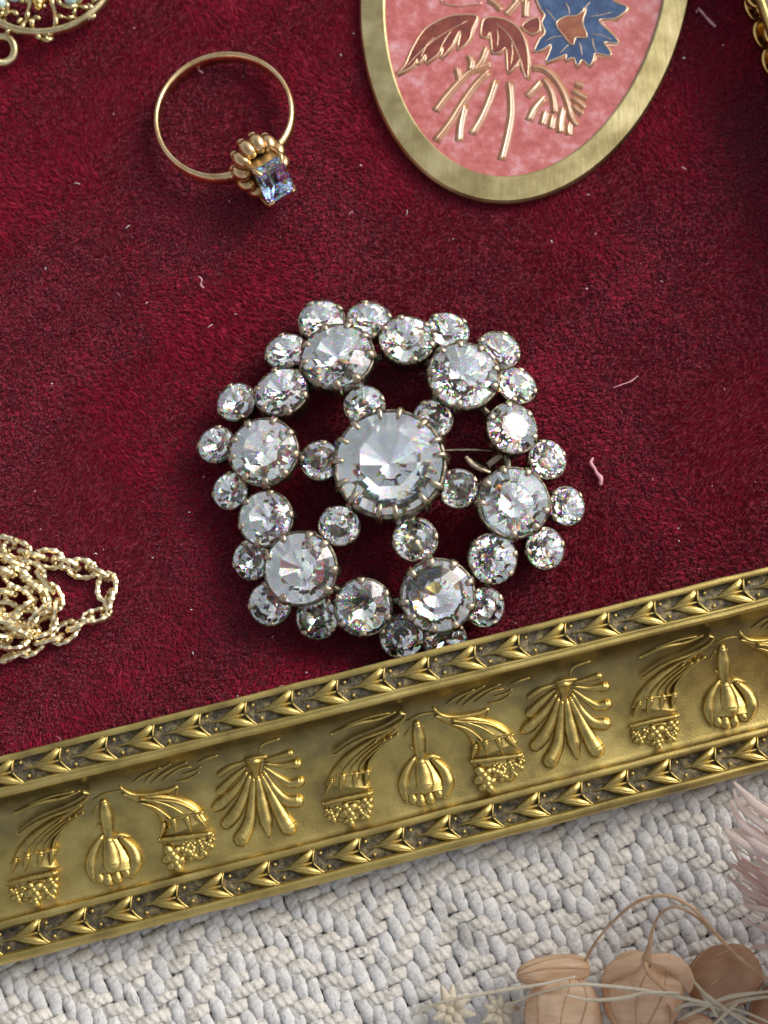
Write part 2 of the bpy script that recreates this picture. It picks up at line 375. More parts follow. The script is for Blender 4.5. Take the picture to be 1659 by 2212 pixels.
# tassel
mb = MB()
stroke(mb, C1, [(672, 790), (690, 880), (700, 960), (715, 1040)], [50, 90, 80, 60], .6)
stroke(mb, C1, [(698, 1010), (712, 1090), (722, 1180), (728, 1240)], [80, 180, 280, 300], .20, .05, 14, ends=False, hmin=.03)
stroke(mb, C1, [(705, 1040), (722, 1110), (732, 1190)], [70, 110, 130], .5, off=.04)
T_ = mb.build('tassel_ornament', B, frame); ornaments.append(T_)
for pts, ws in [([(665, 1010), (610, 1100), (590, 1200), (610, 1290)], [27, 60, 74, 40]), ([(790, 1020), (860, 1090), (885, 1170), (855, 1260)], [33, 67, 87, 47]),
                ([(650, 1150), (640, 1230), (655, 1290)], [33, 54, 60]), ([(700, 1190), (700, 1250), (705, 1300)], [33, 60, 67]), ([(740, 1190), (755, 1240), (765, 1285)], [33, 60, 64]), ([(780, 1160), (805, 1210), (825, 1250)], [33, 54, 60])]:
    child(T_, 'lobe', lambda m_, p=pts, w_=ws: stroke(m_, C1, p, w_, .6, .5, off=.02))
for pts, ws in [([(630, 815), (600, 865)], [8, 14]), ([(712, 800), (680, 860)], [8, 14]), ([(640, 940), (670, 960), (690, 930), (715, 905)], [20, 26, 24, 12]), ([(660, 1030), (720, 1040), (770, 1000), (840, 1015)], [16, 30, 34, 14]), ([(600, 775), (680, 735), (780, 715)], [8, 14, 8])]:
    child(T_, 'ridge', lambda m_, p=pts, w_=ws: stroke(m_, C1, p, w_, .9))
# left horn
mb = MB(); stroke(mb, C1, [(530, 800), (430, 880), (330, 970), (270, 1050), (235, 1130), (225, 1200)], [20, 60, 120, 180, 235, 290], .20, .15, 18, ends=False, hmin=.035)
stroke(mb, C1, [(222, 1290), (225, 1360), (232, 1425)], [290, 270, 150], .14, .0, 16, ends=False, hmin=.03)
H_ = mb.build('horn_ornament', B, frame); ornaments.append(H_)
for pts, ws in [([(545, 830), (440, 920), (370, 1010), (350, 1085)], [10, 18, 22, 14]), ([(500, 850), (390, 950), (310, 1040), (300, 1090)], [8, 14, 18, 12]), ([(460, 870), (330, 970), (250, 1060), (240, 1100)], [8, 14, 18, 12]), ([(400, 880), (270, 990), (200, 1070), (185, 1105)], [8, 14, 18, 12]),
                ([(120, 983), (250, 890), (440, 812), (545, 752), (575, 700), (535, 685)], [14, 16, 18, 16, 12, 8]), ([(150, 1115), (260, 1105), (372, 1088)], [16, 18, 16]), ([(60, 1310), (200, 1275), (375, 1240)], [30, 34, 30]),
                ([(115, 1150), (95, 1200), (75, 1250)], [30, 24, 6]), ([(190, 1125), (178, 1175), (170, 1225)], [44, 36, 6]), ([(275, 1110), (268, 1150), (262, 1200)], [44, 36, 6]), ([(350, 1095), (345, 1140), (340, 1185)], [40, 32, 6])]:
    child(H_, 'ridge', lambda m_, p=pts, w_=ws: stroke(m_, C1, p, w_, .6, .6, off=.075, hmin=.035))
for x, y, r in [(120, 1400, 30), (90, 1370, 26), (165, 1350, 26), (225, 1355, 40), (235, 1420, 34), (290, 1340, 28), (345, 1310, 30), (330, 1390, 22), (350, 1350, 22)]:
    child(H_, 'flower', lambda m_: blob(m_, C1, x, y, r*random.uniform(1.05, 1.45), .55))
# right horn
mb = MB(); stroke(mb, C1, [(790, 735), (900, 765), (1020, 790), (1110, 840), (1170, 890), (1200, 960)], [20, 60, 120, 190, 255, 305], .20, .15, 18, ends=False, hmin=.035)
stroke(mb, C1, [(1205, 1010), (1215, 1070), (1200, 1150)], [300, 280, 190], .14, .0, 16, ends=False, hmin=.03)
H2 = mb.build('horn_ornament', B, frame); ornaments.append(H2)
for pts, ws in [([(900, 745), (1010, 762), (1110, 800), (1190, 850)], [8, 12, 14, 10]), ([(900, 770), (1000, 800), (1070, 850), (1110, 885)], [8, 12, 14, 10]), ([(900, 755), (1030, 755), (1160, 775), (1270, 835)], [8, 12, 14, 10]), ([(1080, 895), (1200, 870), (1320, 845)], [16, 20, 16]), ([(1040, 1030), (1200, 1010), (1370, 985)], [30, 36, 30]), ([(1065, 925), (1055, 970), (1045, 1010)], [34, 28, 6]), ([(1130, 900), (1138, 940), (1142, 985)], [44, 36, 6]), ([(1215, 885), (1228, 925), (1240, 970)], [44, 36, 6]), ([(1280, 870), (1310, 905), (1345, 945)], [38, 30, 6])]:
    child(H2, 'ridge', lambda m_, p=pts, w_=ws: stroke(m_, C1, p, w_, .6, .6, off=.075, hmin=.035))
for x, y, r in [(1120, 1125, 52), (1145, 1185, 36), (1205, 1100, 30), (1245, 1130, 26), (1245, 1070, 30), (1300, 1060, 30), (1350, 1065, 26), (1370, 1020, 22), (1190, 1060, 24), (1320, 1110, 22)]:
    child(H2, 'flower', lambda m_: blob(m_, C1, x, y, r*random.uniform(1.05, 1.45), .55))
# acanthus curls above
mb = MB(); stroke(mb, C1, [(780, 690), (850, 735), (960, 738), (1090, 712), (1150, 690), (1140, 740)], [20, 26, 26, 24, 14, 8], .9, .5)
AC = mb.build('acanthus_ornament', B, frame); ornaments.append(AC)
for pts, ws in [([(860, 665), (920, 620), (1040, 565)], [8, 16, 8]), ([(935, 662), (1000, 600), (1105, 540)], [8, 16, 8]), ([(975, 668), (1080, 590), (1215, 528)], [8, 18, 8]), ([(1050, 650), (1150, 580), (1240, 560)], [8, 14, 6]), ([(1145, 655), (1220, 640), (1290, 595)], [8, 16, 8]), ([(1180, 610), (1250, 590), (1300, 560)], [8, 14, 8]), ([(1280, 535), (1340, 505), (1410, 485)], [8, 18, 8]), ([(100, 860), (250, 790), (400, 760), (520, 715)], [20, 26, 22, 8]), ([(200, 800), (330, 750), (480, 720)], [10, 14, 8])]:
    child(AC, 'leaf', lambda m_, p=pts, w_=ws: stroke(m_, C1, p, w_, .9, .5))
# palmette
mb = MB(); stroke(mb, C2, [(300, 775), (305, 820), (315, 890)], [105, 70, 16], .4, ends=False, hmin=.03)
PM = mb.build('palmette_ornament', B, frame); ornaments.append(PM)
for pts, ws in [([(260, 795), (170, 825), (110, 865)], [14, 26, 30]), ([(255, 825), (180, 890), (115, 955)], [16, 34, 46]), ([(265, 850), (200, 950), (120, 1025), (90, 1050)], [16, 40, 60, 46]),
                ([(280, 870), (245, 990), (200, 1080), (150, 1140)], [18, 44, 64, 60]), ([(300, 880), (290, 1040), (275, 1140), (232, 1225)], [20, 46, 62, 78]), ([(325, 880), (350, 1030), (372, 1130), (388, 1220)], [20, 60, 66, 8]),
                ([(345, 870), (400, 980), (450, 1080), (495, 1160)], [20, 46, 66, 84]), ([(358, 850), (420, 950), (485, 1010), (550, 1015)], [18, 40, 56, 60]), ([(362, 825), (440, 880), (505, 915), (560, 905)], [16, 26, 40, 50]), ([(365, 805), (450, 815), (545, 805)], [14, 22, 48]), ([(368, 785), (440, 765), (505, 745)], [14, 22, 36]), ([(240, 795), (300, 775), (370, 765)], [16, 24, 16]), ([(335, 740), (355, 695), (445, 665)], [10, 14, 10])]:
    child(PM, 'lobe', lambda m_, p=pts, w_=ws: stroke(m_, C2, p, [v*1.18 for v in w_], .62, .4))
for o in ornaments:
    for k in (-1, 1, 2, 3):
        c = o.copy(); COL.objects.link(c); c.location = o.location+U*PER*k
        for g in o.children:
            d = g.copy(); COL.objects.link(d); d.parent = c

# ------------------------------------------------------------------ velvet and its pile
VP = lambda u, s: O_+U*u+S*s
def sheet(name, corners, z, m, th=.05):
    mb = MB(); vs = [Vector((c.x, c.y, z)) for c in corners]+[Vector((c.x, c.y, z-th)) for c in corners]
    n = len(corners); mb.add(vs, [tuple(range(n)), tuple(range(n, 2*n))[::-1]]+[(i, n+i, n+(i+1) % n, (i+1) % n) for i in range(n)]); return mb.build(name, m, None, False, origin=(0, 0, z))
vel = sheet('velvet', [VP(-3, .29), VP(UC+.29, .29), VP(UC+.29, -14), VP(-3, -14)], 0, M['velvet'])
tag(vel, 'deep red velvet lining the frame', None, None, 'structure')
def build_pile():
    N = 520000
    u = rng.uniform(-.9, UC+.25, N); s = rng.uniform(-12.2, .27, N)
    x = A_.x+U.x*u+S.x*s; y = A_.y+U.y*u+S.y*s
    keep = (y < 8.2) & (y > -4.2) & (x > -6.3) & (x < 6.6); x = x[keep]; y = y[keep]; N = len(x)
    cell = .066
    ix = np.floor(x/cell).astype(int); iy = np.floor(y/cell).astype(int)
    def h(a, b, k):
        t = np.sin(a*127.1+b*311.7+k*74.7)*43758.5453; return t-np.floor(t)
    # nearest jittered clump centre
    best = np.full(N, 1e9); cx = np.zeros(N); cy = np.zeros(N); hh = np.zeros(N)
    for dx in (-1, 0, 1):
        for dy in (-1, 0, 1):
            a = ix+dx; b = iy+dy; px = (a+h(a, b, 1))*cell; py = (b+h(a, b, 2))*cell
            d = (px-x)**2+(py-y)**2; m = d < best; best[m] = d[m]; cx[m] = px[m]; cy[m] = py[m]; hh[m] = h(a, b, 3)[m]
    # slow drift of the nap
    lx = .045*np.sin(x*1.3+1.4*np.sin(y*.9)+.5)+.03*np.sin(y*2.3+x+1.5*np.sin(x*1.9))+.012*np.sin(x*9+3*np.sin(y*5)); ly = .045*np.cos(y*1.0+1.6*np.sin(x*.8))+.03*np.sin(x*3.1-y*1.2+2*np.sin(y*1.4))+.012*np.sin(y*8+3*np.sin(x*6))-.01
    H = .048+.020*hh+rng.uniform(0, .016, N)
    tx = x+(cx-x)*.45+lx*.6+rng.normal(0, .011, N)+(hh-.5)*.03; ty = y+(cy-y)*.45+ly*.6+rng.normal(0, .011, N)+0
    ang = rng.uniform(0, 2*np.pi, N); wd = rng.uniform(.006, .012, N)
    V = np.empty((N, 3, 3), np.float32)
    V[:, 0] = np.stack([x-wd*np.cos(ang), y-wd*np.sin(ang), np.full(N, -.002)], 1)
    V[:, 1] = np.stack([x+wd*np.cos(ang), y+wd*np.sin(ang), np.full(N, -.002)], 1)
    V[:, 2] = np.stack([tx, ty, H], 1)
    me = bpy.data.meshes.new('velvet_pile'); me.vertices.add(3*N); me.vertices.foreach_set('co', V.ravel())
    me.loops.add(3*N); me.loops.foreach_set('vertex_index', np.arange(3*N, dtype=np.int32))
    me.polygons.add(N); me.polygons.foreach_set('loop_start', np.arange(0, 3*N, 3, dtype=np.int32)); me.polygons.foreach_set('loop_total', np.full(N, 3, np.int32))
    me.materials.append(M['pile']); me.update(); me.validate()
    o = bpy.data.objects.new('velvet_pile', me); COL.objects.link(o); place(o, vel, (0, 0, 0)); tag(o, kind='stuff')
build_pile()

# ------------------------------------------------------------------ woven cloth: every yarn a strand
CZ = -.50
cloth = sheet('woven_cloth', [Vector((-16, 18, 0)), Vector((-16, -14, 0)), Vector((16, -14, 0)), Vector((16, 18, 0))], CZ-.06, M['clothbase'], .1)
tag(cloth, 'off-white woven cotton cloth under the frame', None, None, 'structure')
WA = math.radians(24); WE = Vector((math.cos(WA), math.sin(WA), 0)); WP = Vector((math.sin(WA), -math.cos(WA), 0))
pitch = .15; C0 = P(830, 2150, CZ)
def inside(p):
    q = p-O_; s = q.dot(S); return 1.9 < s and -9.2 < p.y and -7.0 < p.x < 7.2
def weft_over(i, j):            # i = warp index, j = weft index
    k = (i // 9) % 2; d = i if k == 0 else -i
    return ((d + j) % 4) < 2
def yarn(kind, idx):
    run = []; runs = []
    for q in range(-75, 76):
        p = C0 + (WE*idx*pitch+WP*q*pitch if kind == 'warp' else WE*q*pitch+WP*idx*pitch)
        if inside(p): run.append(q)
        elif run: runs.append(run); run = []
    if run: runs.append(run)
    for run in runs:
        if len(run) < 3: continue
        zc = []; base = []
        for q in run:
            if kind == 'warp': over = not weft_over(idx, q); p = C0+WE*idx*pitch+WP*q*pitch
            else: over = weft_over(q, idx); p = C0+WE*q*pitch+WP*idx*pitch
            zc.append(.040 if over else -.04); base.append(p)
        pts = []; rad = []; n = len(run); F_ = 3
        for a in range((n-1)*F_+1):
            t = a/F_; i = min(int(t), n-2); f = t-i; f2 = f*f*(3-2*f)
            p = base[i].lerp(base[i+1], f); z = zc[i]*(1-f2)+zc[i+1]*f2
            lat = (WE if kind == 'warp' else WP)*(.045*noise.noise(Vector((p.x*1.6, p.y*1.6, idx*1.7+(50 if kind == 'warp' else 0))))+.028*noise.noise(Vector((p.x*7, p.y*7, idx))))
            bulge = 1+.38*noise.noise(Vector((t*.35, idx*3.1, 5)))+.12*max(0, z/.05)
            pts.append(p+lat+Vector((0, 0, z+.02*noise.noise(Vector((p.x*3, p.y*3, 2)))))); rad.append(bulge)
        mb = MB(); r0 = .083 if kind == 'warp' else .075
        mb.tube(pts, Vector((0, 0, 1)), [r0*b for b in rad], [.044*b for b in rad], 8)
        o = mb.build(kind+'_yarn', M[kind], cloth)
        FUZ.extend(pts)
        uvl = o.data.uv_layers.new(name='UVMap'); N = len(pts)
        vi = np.empty(len(o.data.loops), np.int32); o.data.loops.foreach_get('vertex_index', vi)
        uu = (vi//8)/F_; vv = (vi % 8)/8.0
        uvc = np.stack([uu*1.1, vv*1.0], 1).astype(np.float32)*1.0
        uvl.data.foreach_set('uv', uvc.ravel())
FUZ = []
for i in range(-50, 51): yarn('warp', i)
for j in range(-40, 51): yarn('weft', j)

# loose fibres standing off the yarns
mb = MB()
for k in range(15000):
    p = random.choice(FUZ)
    if p.y < -7.6: continue
    a = random.uniform(0, 2*PI); d = Vector((math.cos(a), math.sin(a), random.uniform(-.2, .6))); L = random.uniform(.03, .13); e = Vector((-d.y, d.x, .3))*random.uniform(-.5, .5)
    b = p+Vector((random.uniform(-.05, .05), random.uniform(-.05, .05), .04)); r_ = random.uniform(.0022, .004)
    mb.tube([b, b+d*L*.5+e*L*.4, b+d*L], Vector((0, 0, 1)), [r_, r_, r_*.5], r_, 3, cap=False)
fzz = mb.build('loose_fibres', M['weft'], cloth, origin=(0, 0, 0)); tag(fzz, kind='stuff'); fzz.data.uv_layers.new(name='UVMap')

# ------------------------------------------------------------------ rhinestone brooch
def stone_mesh(name, glass, foil, tr=.56, th=.24, pd=.5, cul=.10, seed=0):
    rs = random.Random(seed); mb = MB(); J = lambda q: rs.uniform(-q, q)
    T = [(tr*math.cos(k*PI/4+J(.05)), tr*math.sin(k*PI/4+J(.05)), th) for k in range(8)]
    G = [(math.cos(j*PI/8), math.sin(j*PI/8), J(.02)) for j in range(16)]
    G2 = [(x, y, -.06) for x, y, z in G]
    C = [(cul*math.cos(k*PI/4+PI/8), cul*math.sin(k*PI/4+PI/8), -pd+cul*(pd-.06)) for k in range(8)]
    vs = T+G+G2+C; t, g, g2, c = 0, 8, 24, 40
    F0 = [tuple(range(8))]; F1 = []
    for k in range(8):
        k1 = (k+1) % 8; p = (2*k+1) % 16; q = (2*k-1) % 16
        F0 += [(t+k, g+q, g+2*k), (t+k, g+2*k, g+p), (t+k, g+p, t+k1)]
    for j in range(16): F0.append((g+j, g2+j, g2+(j+1) % 16, g+(j+1) % 16))
    for k in range(8):      # eight pavilion mains, each with a narrow break facet at the girdle
        k1 = (k+1) % 8; F1 += [(c+k, c+(k-1) % 8, g2+2*k), (c+k, g2+2*k, g2+2*k+1), (c+k, g2+2*k+1, g2+(2*k+2) % 16)]
    F1.append(tuple(range(c, c+8)))
    out = []
    for f in F0+F1:
        p = [Vector(vs[i]) for i in f]; n = (p[1]-p[0]).cross(p[2]-p[0]); ce = sum(p, Vector())/len(p)-Vector((0, 0, -.1))
        out.append(f if n.dot(ce) > 0 else f[::-1])
    mb.v = vs; mb.f = out; mb.m = [0]*len(F0)+[1]*len(F1)
    return mb.mesh(name, [glass, foil], False)
SM = lambda tr, th, pd, cul, sd_: stone_mesh('rhinestone', M['gem' if sd_ == 1 else 'gem0'], M['foil'], tr, th, pd, cul, sd_)
ME_ST = {'c': [SM(.57, .33, .43, .03, 1)],
 'b': [SM(*a) for a in [(.52, .30, .54, .07, 2), (.56, .28, .49, .06, 3), (.50, .31, .57, .08, 4), (.58, .29, .51, .06, 5)]],
 'm': [SM(*a) for a in [(.50, .31, .56, .08, 6), (.56, .29, .51, .08, 7), (.46, .33, .60, .08, 8)]],
 's': [SM(*a) for a in [(.42, .32, .58, .10, 9), (.5, .30, .54, .10, 10), (.45, .33, .62, .10, 11)]]}
ME_ST['o'] = ME_ST['s']+ME_ST['m'][:2]
def cup_mesh(depth):
    mb = MB(); n = 24; rings = [(.98, -.01), (1.05, -.01), (1.08, -.10), (1.05, -.22), (1.06, -.28), (1.0, -.34), (.86, -depth+.06), (.80, -depth), (.55, -depth-.02), (.55, -depth+.08), (.70, -depth+.12), (.98, -.2)]
    vs = [(r*math.cos(2*PI*i/n), r*math.sin(2*PI*i/n), z) for r, z in rings for i in range(n)]; K = len(rings)
    mb.add(vs, [(k*n+i, ((k+1) % K)*n+i, ((k+1) % K)*n+(i+1) % n, k*n+(i+1) % n) for k in range(K) for i in range(n)])
    return mb.mesh('setting', M['setting'], True)
def prong_mesh(wd):
    mb = MB(); pts = [(1.07, 0, -.40), (1.08, 0, -.18), (1.065, 0, -.02), (1.01, 0, .085), (.92, 0, .125), (.82, 0, .125)]
    q = spline(pts, 2); ws = lerp_list([wd*.95, wd*1.05, wd*1.05, wd*.95, wd*.75, wd*.45], len(q)); hs = lerp_list([.04, .05, .055, .055, .045, .02], len(q))
    ups = []
    for i, p in enumerate(q):
        a = q[max(0, i-1)]; b = q[min(len(q)-1, i+1)]; t = b-a; ups.append(Vector((-t.z, 0, t.x))*-1)
    mb.tube(q, ups, ws, hs, 8); return mb.mesh('prong', M['prong'], True)
ME_cup = cup_mesh(.95)
SPEC = {'c': dict(np=14, pw=.072), 'b': dict(np=9, pw=.135), 'm': dict(np=6, pw=.17), 's': dict(np=4, pw=.22), 'o': dict(np=4, pw=.22)}
for k in SPEC: SPEC[k]['me'] = prong_mesh(SPEC[k]['pw'])
STONES = [('c', 841, 1000, 118)] + [('b',)+t for t in [(728, 768, 75), (1002, 810, 73), (569, 975, 71), (1110, 1085, 74), (648, 1228, 76), (946, 1287, 76)]] + \
 [('m',)+t for t in [(879, 733, 55), (607, 845, 55), (1107, 925, 53), (573, 1120, 56), (785, 1312, 58), (1065, 1207, 51)]] + \
 [('s',)+t for t in [(787, 875, 41), (935, 905, 40), (692, 995, 40), (990, 1055, 40), (733, 1135, 42), (897, 1165, 45)]] + \
 [('o',)+t for t in [(694, 690, 45), (797, 690, 43), (618, 757, 42), (968, 712, 42), (1078, 755, 42), (1117, 832, 40), (510, 868, 39), (466, 960, 37), (497, 1060, 37), (1183, 993, 39), (1225, 1093, 38), (1178, 1185, 41), (543, 1210, 39), (582, 1305, 42), (685, 1335, 42), (1047, 1312, 39), (868, 1375, 43), (962, 1386, 42)]]
ZL = {'c': 1.0, 'b': .84, 'm': .68, 's': .72, 'o': .50}; TL = {'c': -.0, 'b': .17, 'm': .26, 's': .02, 'o': .36}
cen = P(841, 1000, 1.0); base_c = Vector((cen.x, cen.y, .06))
brooch = empty('brooch', base_c)
tag(brooch, 'round antique brooch of clear faceted rhinestones in tarnished claw settings on red velvet', 'brooch')
bases = []
for kind, px, py, r in STONES:
    z = ZL[kind]; c = P(px, py, z); R = r/FPX*((CAM-c).length)*{'c': .99, 'b': 1.02, 'm': 1.05, 's': 1.05, 'o': 1.08}[kind]
    d = Vector((c.x-cen.x, c.y-cen.y, 0)); dn = d.normalized() if d.length > .01 else Vector((0, 0, 0))
    n = Vector((0, 0, 1)) + dn*TL[kind] + Vector((random.gauss(0, .05), random.gauss(0, .05)-.03, 0)); n.normalize()
    rot = Vector((0, 0, 1)).rotation_difference(n).to_matrix() @ Matrix.Rotation(random.uniform(0, PI), 3, 'Z')
    mw = Matrix.Translation(c) @ rot.to_4x4() @ Matrix.Diagonal((R, R, R, 1))
    cup = bpy.data.objects.new('setting', ME_cup); COL.objects.link(cup); cup.parent = brooch; cup.matrix_local = Matrix.Translation(-base_c) @ mw
    st = bpy.data.objects.new('rhinestone', random.choice(ME_ST[kind])); COL.objects.link(st); st.parent = cup
    for i in range(SPEC[kind]['np']):
        if random.random() < .05 and kind in 'cb': continue
        p = bpy.data.objects.new('prong', SPEC[kind]['me']); COL.objects.link(p); p.parent = cup
        p.matrix_local = Matrix.Rotation(2*PI*(i+.5)/SPEC[kind]['np']+random.gauss(0, .06), 4, 'Z') @ Matrix.Diagonal((1, 1, 1+random.gauss(0, .12), 1))
    bases.append((kind, c-n*R*.72, c, R))
def bar(a, b, r=.06, name='connecting_bar', mm='setting'):
    mb = MB(); m_ = (a+b)/2-Vector((0, 0, .03)); q = spline([a, m_, b], 5); mb.tube(q, Vector((0, 0, 1)), r, r*.8, 8)
    return mb.build(name, M[mm], brooch)
bb = {k: [x for x in bases if x[0] == k] for k in 'cbmso'}
c0 = bb['c'][0]
for s_ in bb['s']:
    bar(c0[1]+(s_[1]-c0[1]).normalized()*c0[3]*.6+Vector((0, 0, .05)), s_[1])
    tgt = min(bb['b'], key=lambda q: (q[1]-s_[1]).length); bar(s_[1]+Vector((0, 0, .06)), tgt[1]+(s_[1]-tgt[1]).normalized()*tgt[3]*.6+Vector((0, 0, .08)), .075)
for m_ in bb['m']:
    for tgt in sorted(bb['b'], key=lambda q: (q[1]-m_[1]).length)[:2]: bar(m_[1]+Vector((0, 0, .04)), tgt[1], .06)
for o_ in bb['o']:
    tgt = min(bb['b'], key=lambda q: (q[1]-o_[1]).length); bar(o_[1]+Vector((0, 0, .03)), tgt[1], .07)
# pin and catch below
mb = MB(); q = spline([P(700, 985, .34), P(900, 976, .36), P(1010, 972, .36), P(1085, 975, .34)], 6); mb.tube(q, Vector((0, 0, 1)), .028, .028, 8); mb.build('pin', M['prong'], brooch)
mb = MB(); q = spline([P(1004, 986, .42), P(1022, 1000, .40), P(1046, 1012, .38), P(1060, 1020, .35)], 5); mb.tube(q, Vector((-.3, .5, 1)), lerp_list([.03, .085, .09, .05], len(q)), .03, 8)
q = spline([P(1040, 1018, .3), P(1075, 990, .38), P(1100, 975, .45)], 5); mb.tube(q, Vector((0, 0, 1)), .07, .03, 8); mb.build('pin_catch', M['prong'], brooch)

# ------------------------------------------------------------------ finger ring
RC = P(485, 254, .30); RR = .94
head_dir = Vector((.56, -.83, 0)).normalized(); axis = (Vector((0, 0, 1))-head_dir*math.tan(math.radians(7))).normalized()
e1 = (head_dir-axis*head_dir.dot(axis)).normalized(); e2 = axis.cross(e1)
ringo = empty('finger_ring', Vector((RC.x, RC.y, .05)))
tag(ringo, 'thin rose gold ring with a pale blue stone in a beaded setting', 'ring')
mb = MB(); n = 72; sec = []
for i in range(n):
    a = 2*PI*i/n; rad = RR
    near = max(0, 1-abs(((a+PI) % (2*PI))-PI)/.9)           # flattened, thicker shoulders at the head
    wobble = 1+.012*math.sin(2*a+.6)
    rr = RR*wobble*(1-.10*near**2)
    hw = .11+.02*near; tk = .036+.02*near
    c = RC+e1*math.cos(a)*rr+e2*math.sin(a)*rr; c.y = RC.y+(c.y-RC.y)*1.08;      # an old hoop, a little out of round
    o_ = e1*math.cos(a)+e2*math.sin(a)
    prof = [(-tk, -hw*.9), (-tk*1.2, 0), (-tk, hw*.9), (0, hw), (tk*.8, hw*.6), (tk*1.1, 0), (tk*.8, -hw*.6), (0, -hw)]
    sec += [c+o_*x+axis*y for x, y in prof]
mb.add(sec, [(i*8+j, i*8+(j+1) % 8, ((i+1) % n)*8+(j+1) % 8, ((i+1) % n)*8+j) for i in range(n) for j in range(8)])
mb.build('band', M['ring'], ringo)
HN = (e1+axis*.42).normalized(); HC = RC+e1*(RR*.98)+axis*.03+Vector((0, -.05, 0))      # head normal and centre
hx = HN.cross(axis).normalized(); hy = hx.cross(HN).normalized()   # tangent, axial-ish
# make hy point up the picture
if hy.y < 0: hy = -hy
if hx.x < 0: hx = -hx
HSC = 1.22
def HP(x, y, z): return HC+hx*x*HSC+hy*y*HSC+HN*z*HSC
mb = MB(); nb = 28; ol = [(.25*math.cos(2*PI*i/nb), .31*math.sin(2*PI*i/nb)) for i in range(nb)]
mb.prism(ol, -.02, .05, HP); mb.build('head_plate', M['ring'], ringo)
for k in range(12):
    a = 2*PI*(k+.5)/12; mb = MB(); ca, sa = math.cos(a), math.sin(a)
    q = [HP(ca*.17, sa*.23, .12), HP(ca*.23, sa*.29, .115), HP(ca*.275, sa*.335, .05), HP(ca*.28, sa*.34, -.06)]
    q = spline(q, 3); mb.tube(q, HN, lerp_list([.06, .088, .098, .075], len(q)), lerp_list([.04, .075, .085, .06], len(q)), 8)
    mb.sphere(q[-1], .07, n=8, k=5); mb.build('bead', M['ring'], ringo)
def boxring(mb, hxw, hyw, z0, z1, th, tp=0):
    o4 = [(-1, -1), (1, -1), (1, 1), (-1, 1)]; vs = []
    for (w_, h_, z) in [(hxw, hyw, z0), (hxw+tp, hyw+tp, z1), (hxw+tp-th, hyw+tp-th, z1), (hxw-th, hyw-th, z0)]:
        vs += [HP(a*w_, b*h_, z) for a, b in o4]
    mb.add(vs, [(r*4+i, ((r+1) % 4)*4+i, ((r+1) % 4)*4+(i+1) % 4, r*4+(i+1) % 4) for r in range(4) for i in range(4)])
mb = MB(); boxring(mb, .135, .19, .05, .34, .03, .03); mb.build('bezel', M['filig'], ringo, False)
mb = MB(); W2, H2_ = .175, .235
def octo(w_, h_, c_, z): return [HP(x, y, z) for x, y in [(-w_+c_, -h_), (w_-c_, -h_), (w_, -h_+c_), (w_, h_-c_), (w_-c_, h_), (-w_+c_, h_), (-w_, h_-c_), (-w_, -h_+c_)]]
lv = [octo(W2*.62, H2_*.66, .03, .47), octo(W2*.86, H2_*.88, .04, .44), octo(W2, H2_, .05, .38), octo(W2, H2_, .05, .36), octo(W2*.5, H2_*.6, .03, .30), octo(W2*.05, H2_*.3, .005, .255)]
vs = sum(lv, []); fs = [tuple(range(8)), tuple(range(40, 48))[::-1]]+[(k*8+i, (k+1)*8+i, (k+1)*8+(i+1) % 8, k*8+(i+1) % 8) for k in range(5) for i in range(8)]
ms = [0, 1]+[0 if k < 3 else 1 for k in range(5) for i in range(8)]
cc = HP(0, 0, .34); f2 = []
for f in fs:
    p = [Vector(vs[i]) for i in f]; nn_ = (p[1]-p[0]).cross(p[2]-p[1]); ce = sum(p, Vector())/len(p)
    f2.append(f if nn_.dot(ce-cc) > 0 else f[::-1])
mb.v = vs; mb.f = f2; mb.m = ms; mb.build('blue_stone', [M['bluegem'], M['foil']], ringo, False)
for a, b in [(-1, -1), (1, -1), (1, 1), (-1, 1)]:
    mb = MB(); q = spline([HP(a*.165, b*.22, .06), HP(a*.175, b*.235, .28), HP(a*.17, b*.235, .40), HP(a*.12, b*.185, .455)], 4)
    mb.tube(q, HN, lerp_list([.035, .036, .04, .022], len(q)), .032, 8); mb.build('prong', M['ring'], ringo)

# ------------------------------------------------------------------ enamel pendant
PC = Vector((2.05, 8.02, 0)); pa = Vector((.186, .9826, 0)); pb = Vector((.9826, -.186, 0))
pend = empty('enamel_pendant', PC+Vector((0, 0, .06)))
tag(pend, 'oval brass pendant with pink enamel, blue flower and dark red leaves', 'pendant')
n = 128; ringp = [(2.31, 3.71, .05), (2.335, 3.735, .09), (2.335, 3.735, .15), (2.31, 3.71, .19), (2.00, 3.37, .20), (1.975, 3.345, .185), (1.965, 3.335, .13), (1.965, 3.335, .05)]
mb = MB(); vs = [PC+pb*b*math.cos(2*PI*i/n)+pa*a*math.sin(2*PI*i/n)+Vector((0, 0, z)) for b, a, z in ringp for i in range(n)]; K = len(ringp)
mb.add(vs, [(k*n+i, ((k+1) % K)*n+i, ((k+1) % K)*n+(i+1) % n, k*n+(i+1) % n) for k in range(K) for i in range(n)])
mb.build('rim', M['pend_brass'], pend, False)
mb = MB(); mb.add([PC+pb*1.97*math.cos(2*PI*i/n)+pa*3.34*math.sin(2*PI*i/n)+Vector((0, 0, z)) for z in (.148, .06) for i in range(n)], [tuple(range(n)), tuple(range(n, 2*n))[::-1]]+[(i, n+i, n+(i+1) % n, (i+1) % n) for i in range(n)])
mb.build('enamel_ground', M['pink'], pend, False)
ZE = .148
def E6(x, y, z=ZE): return P(760+x*.448, y*.448, z)
PXP = .448/166
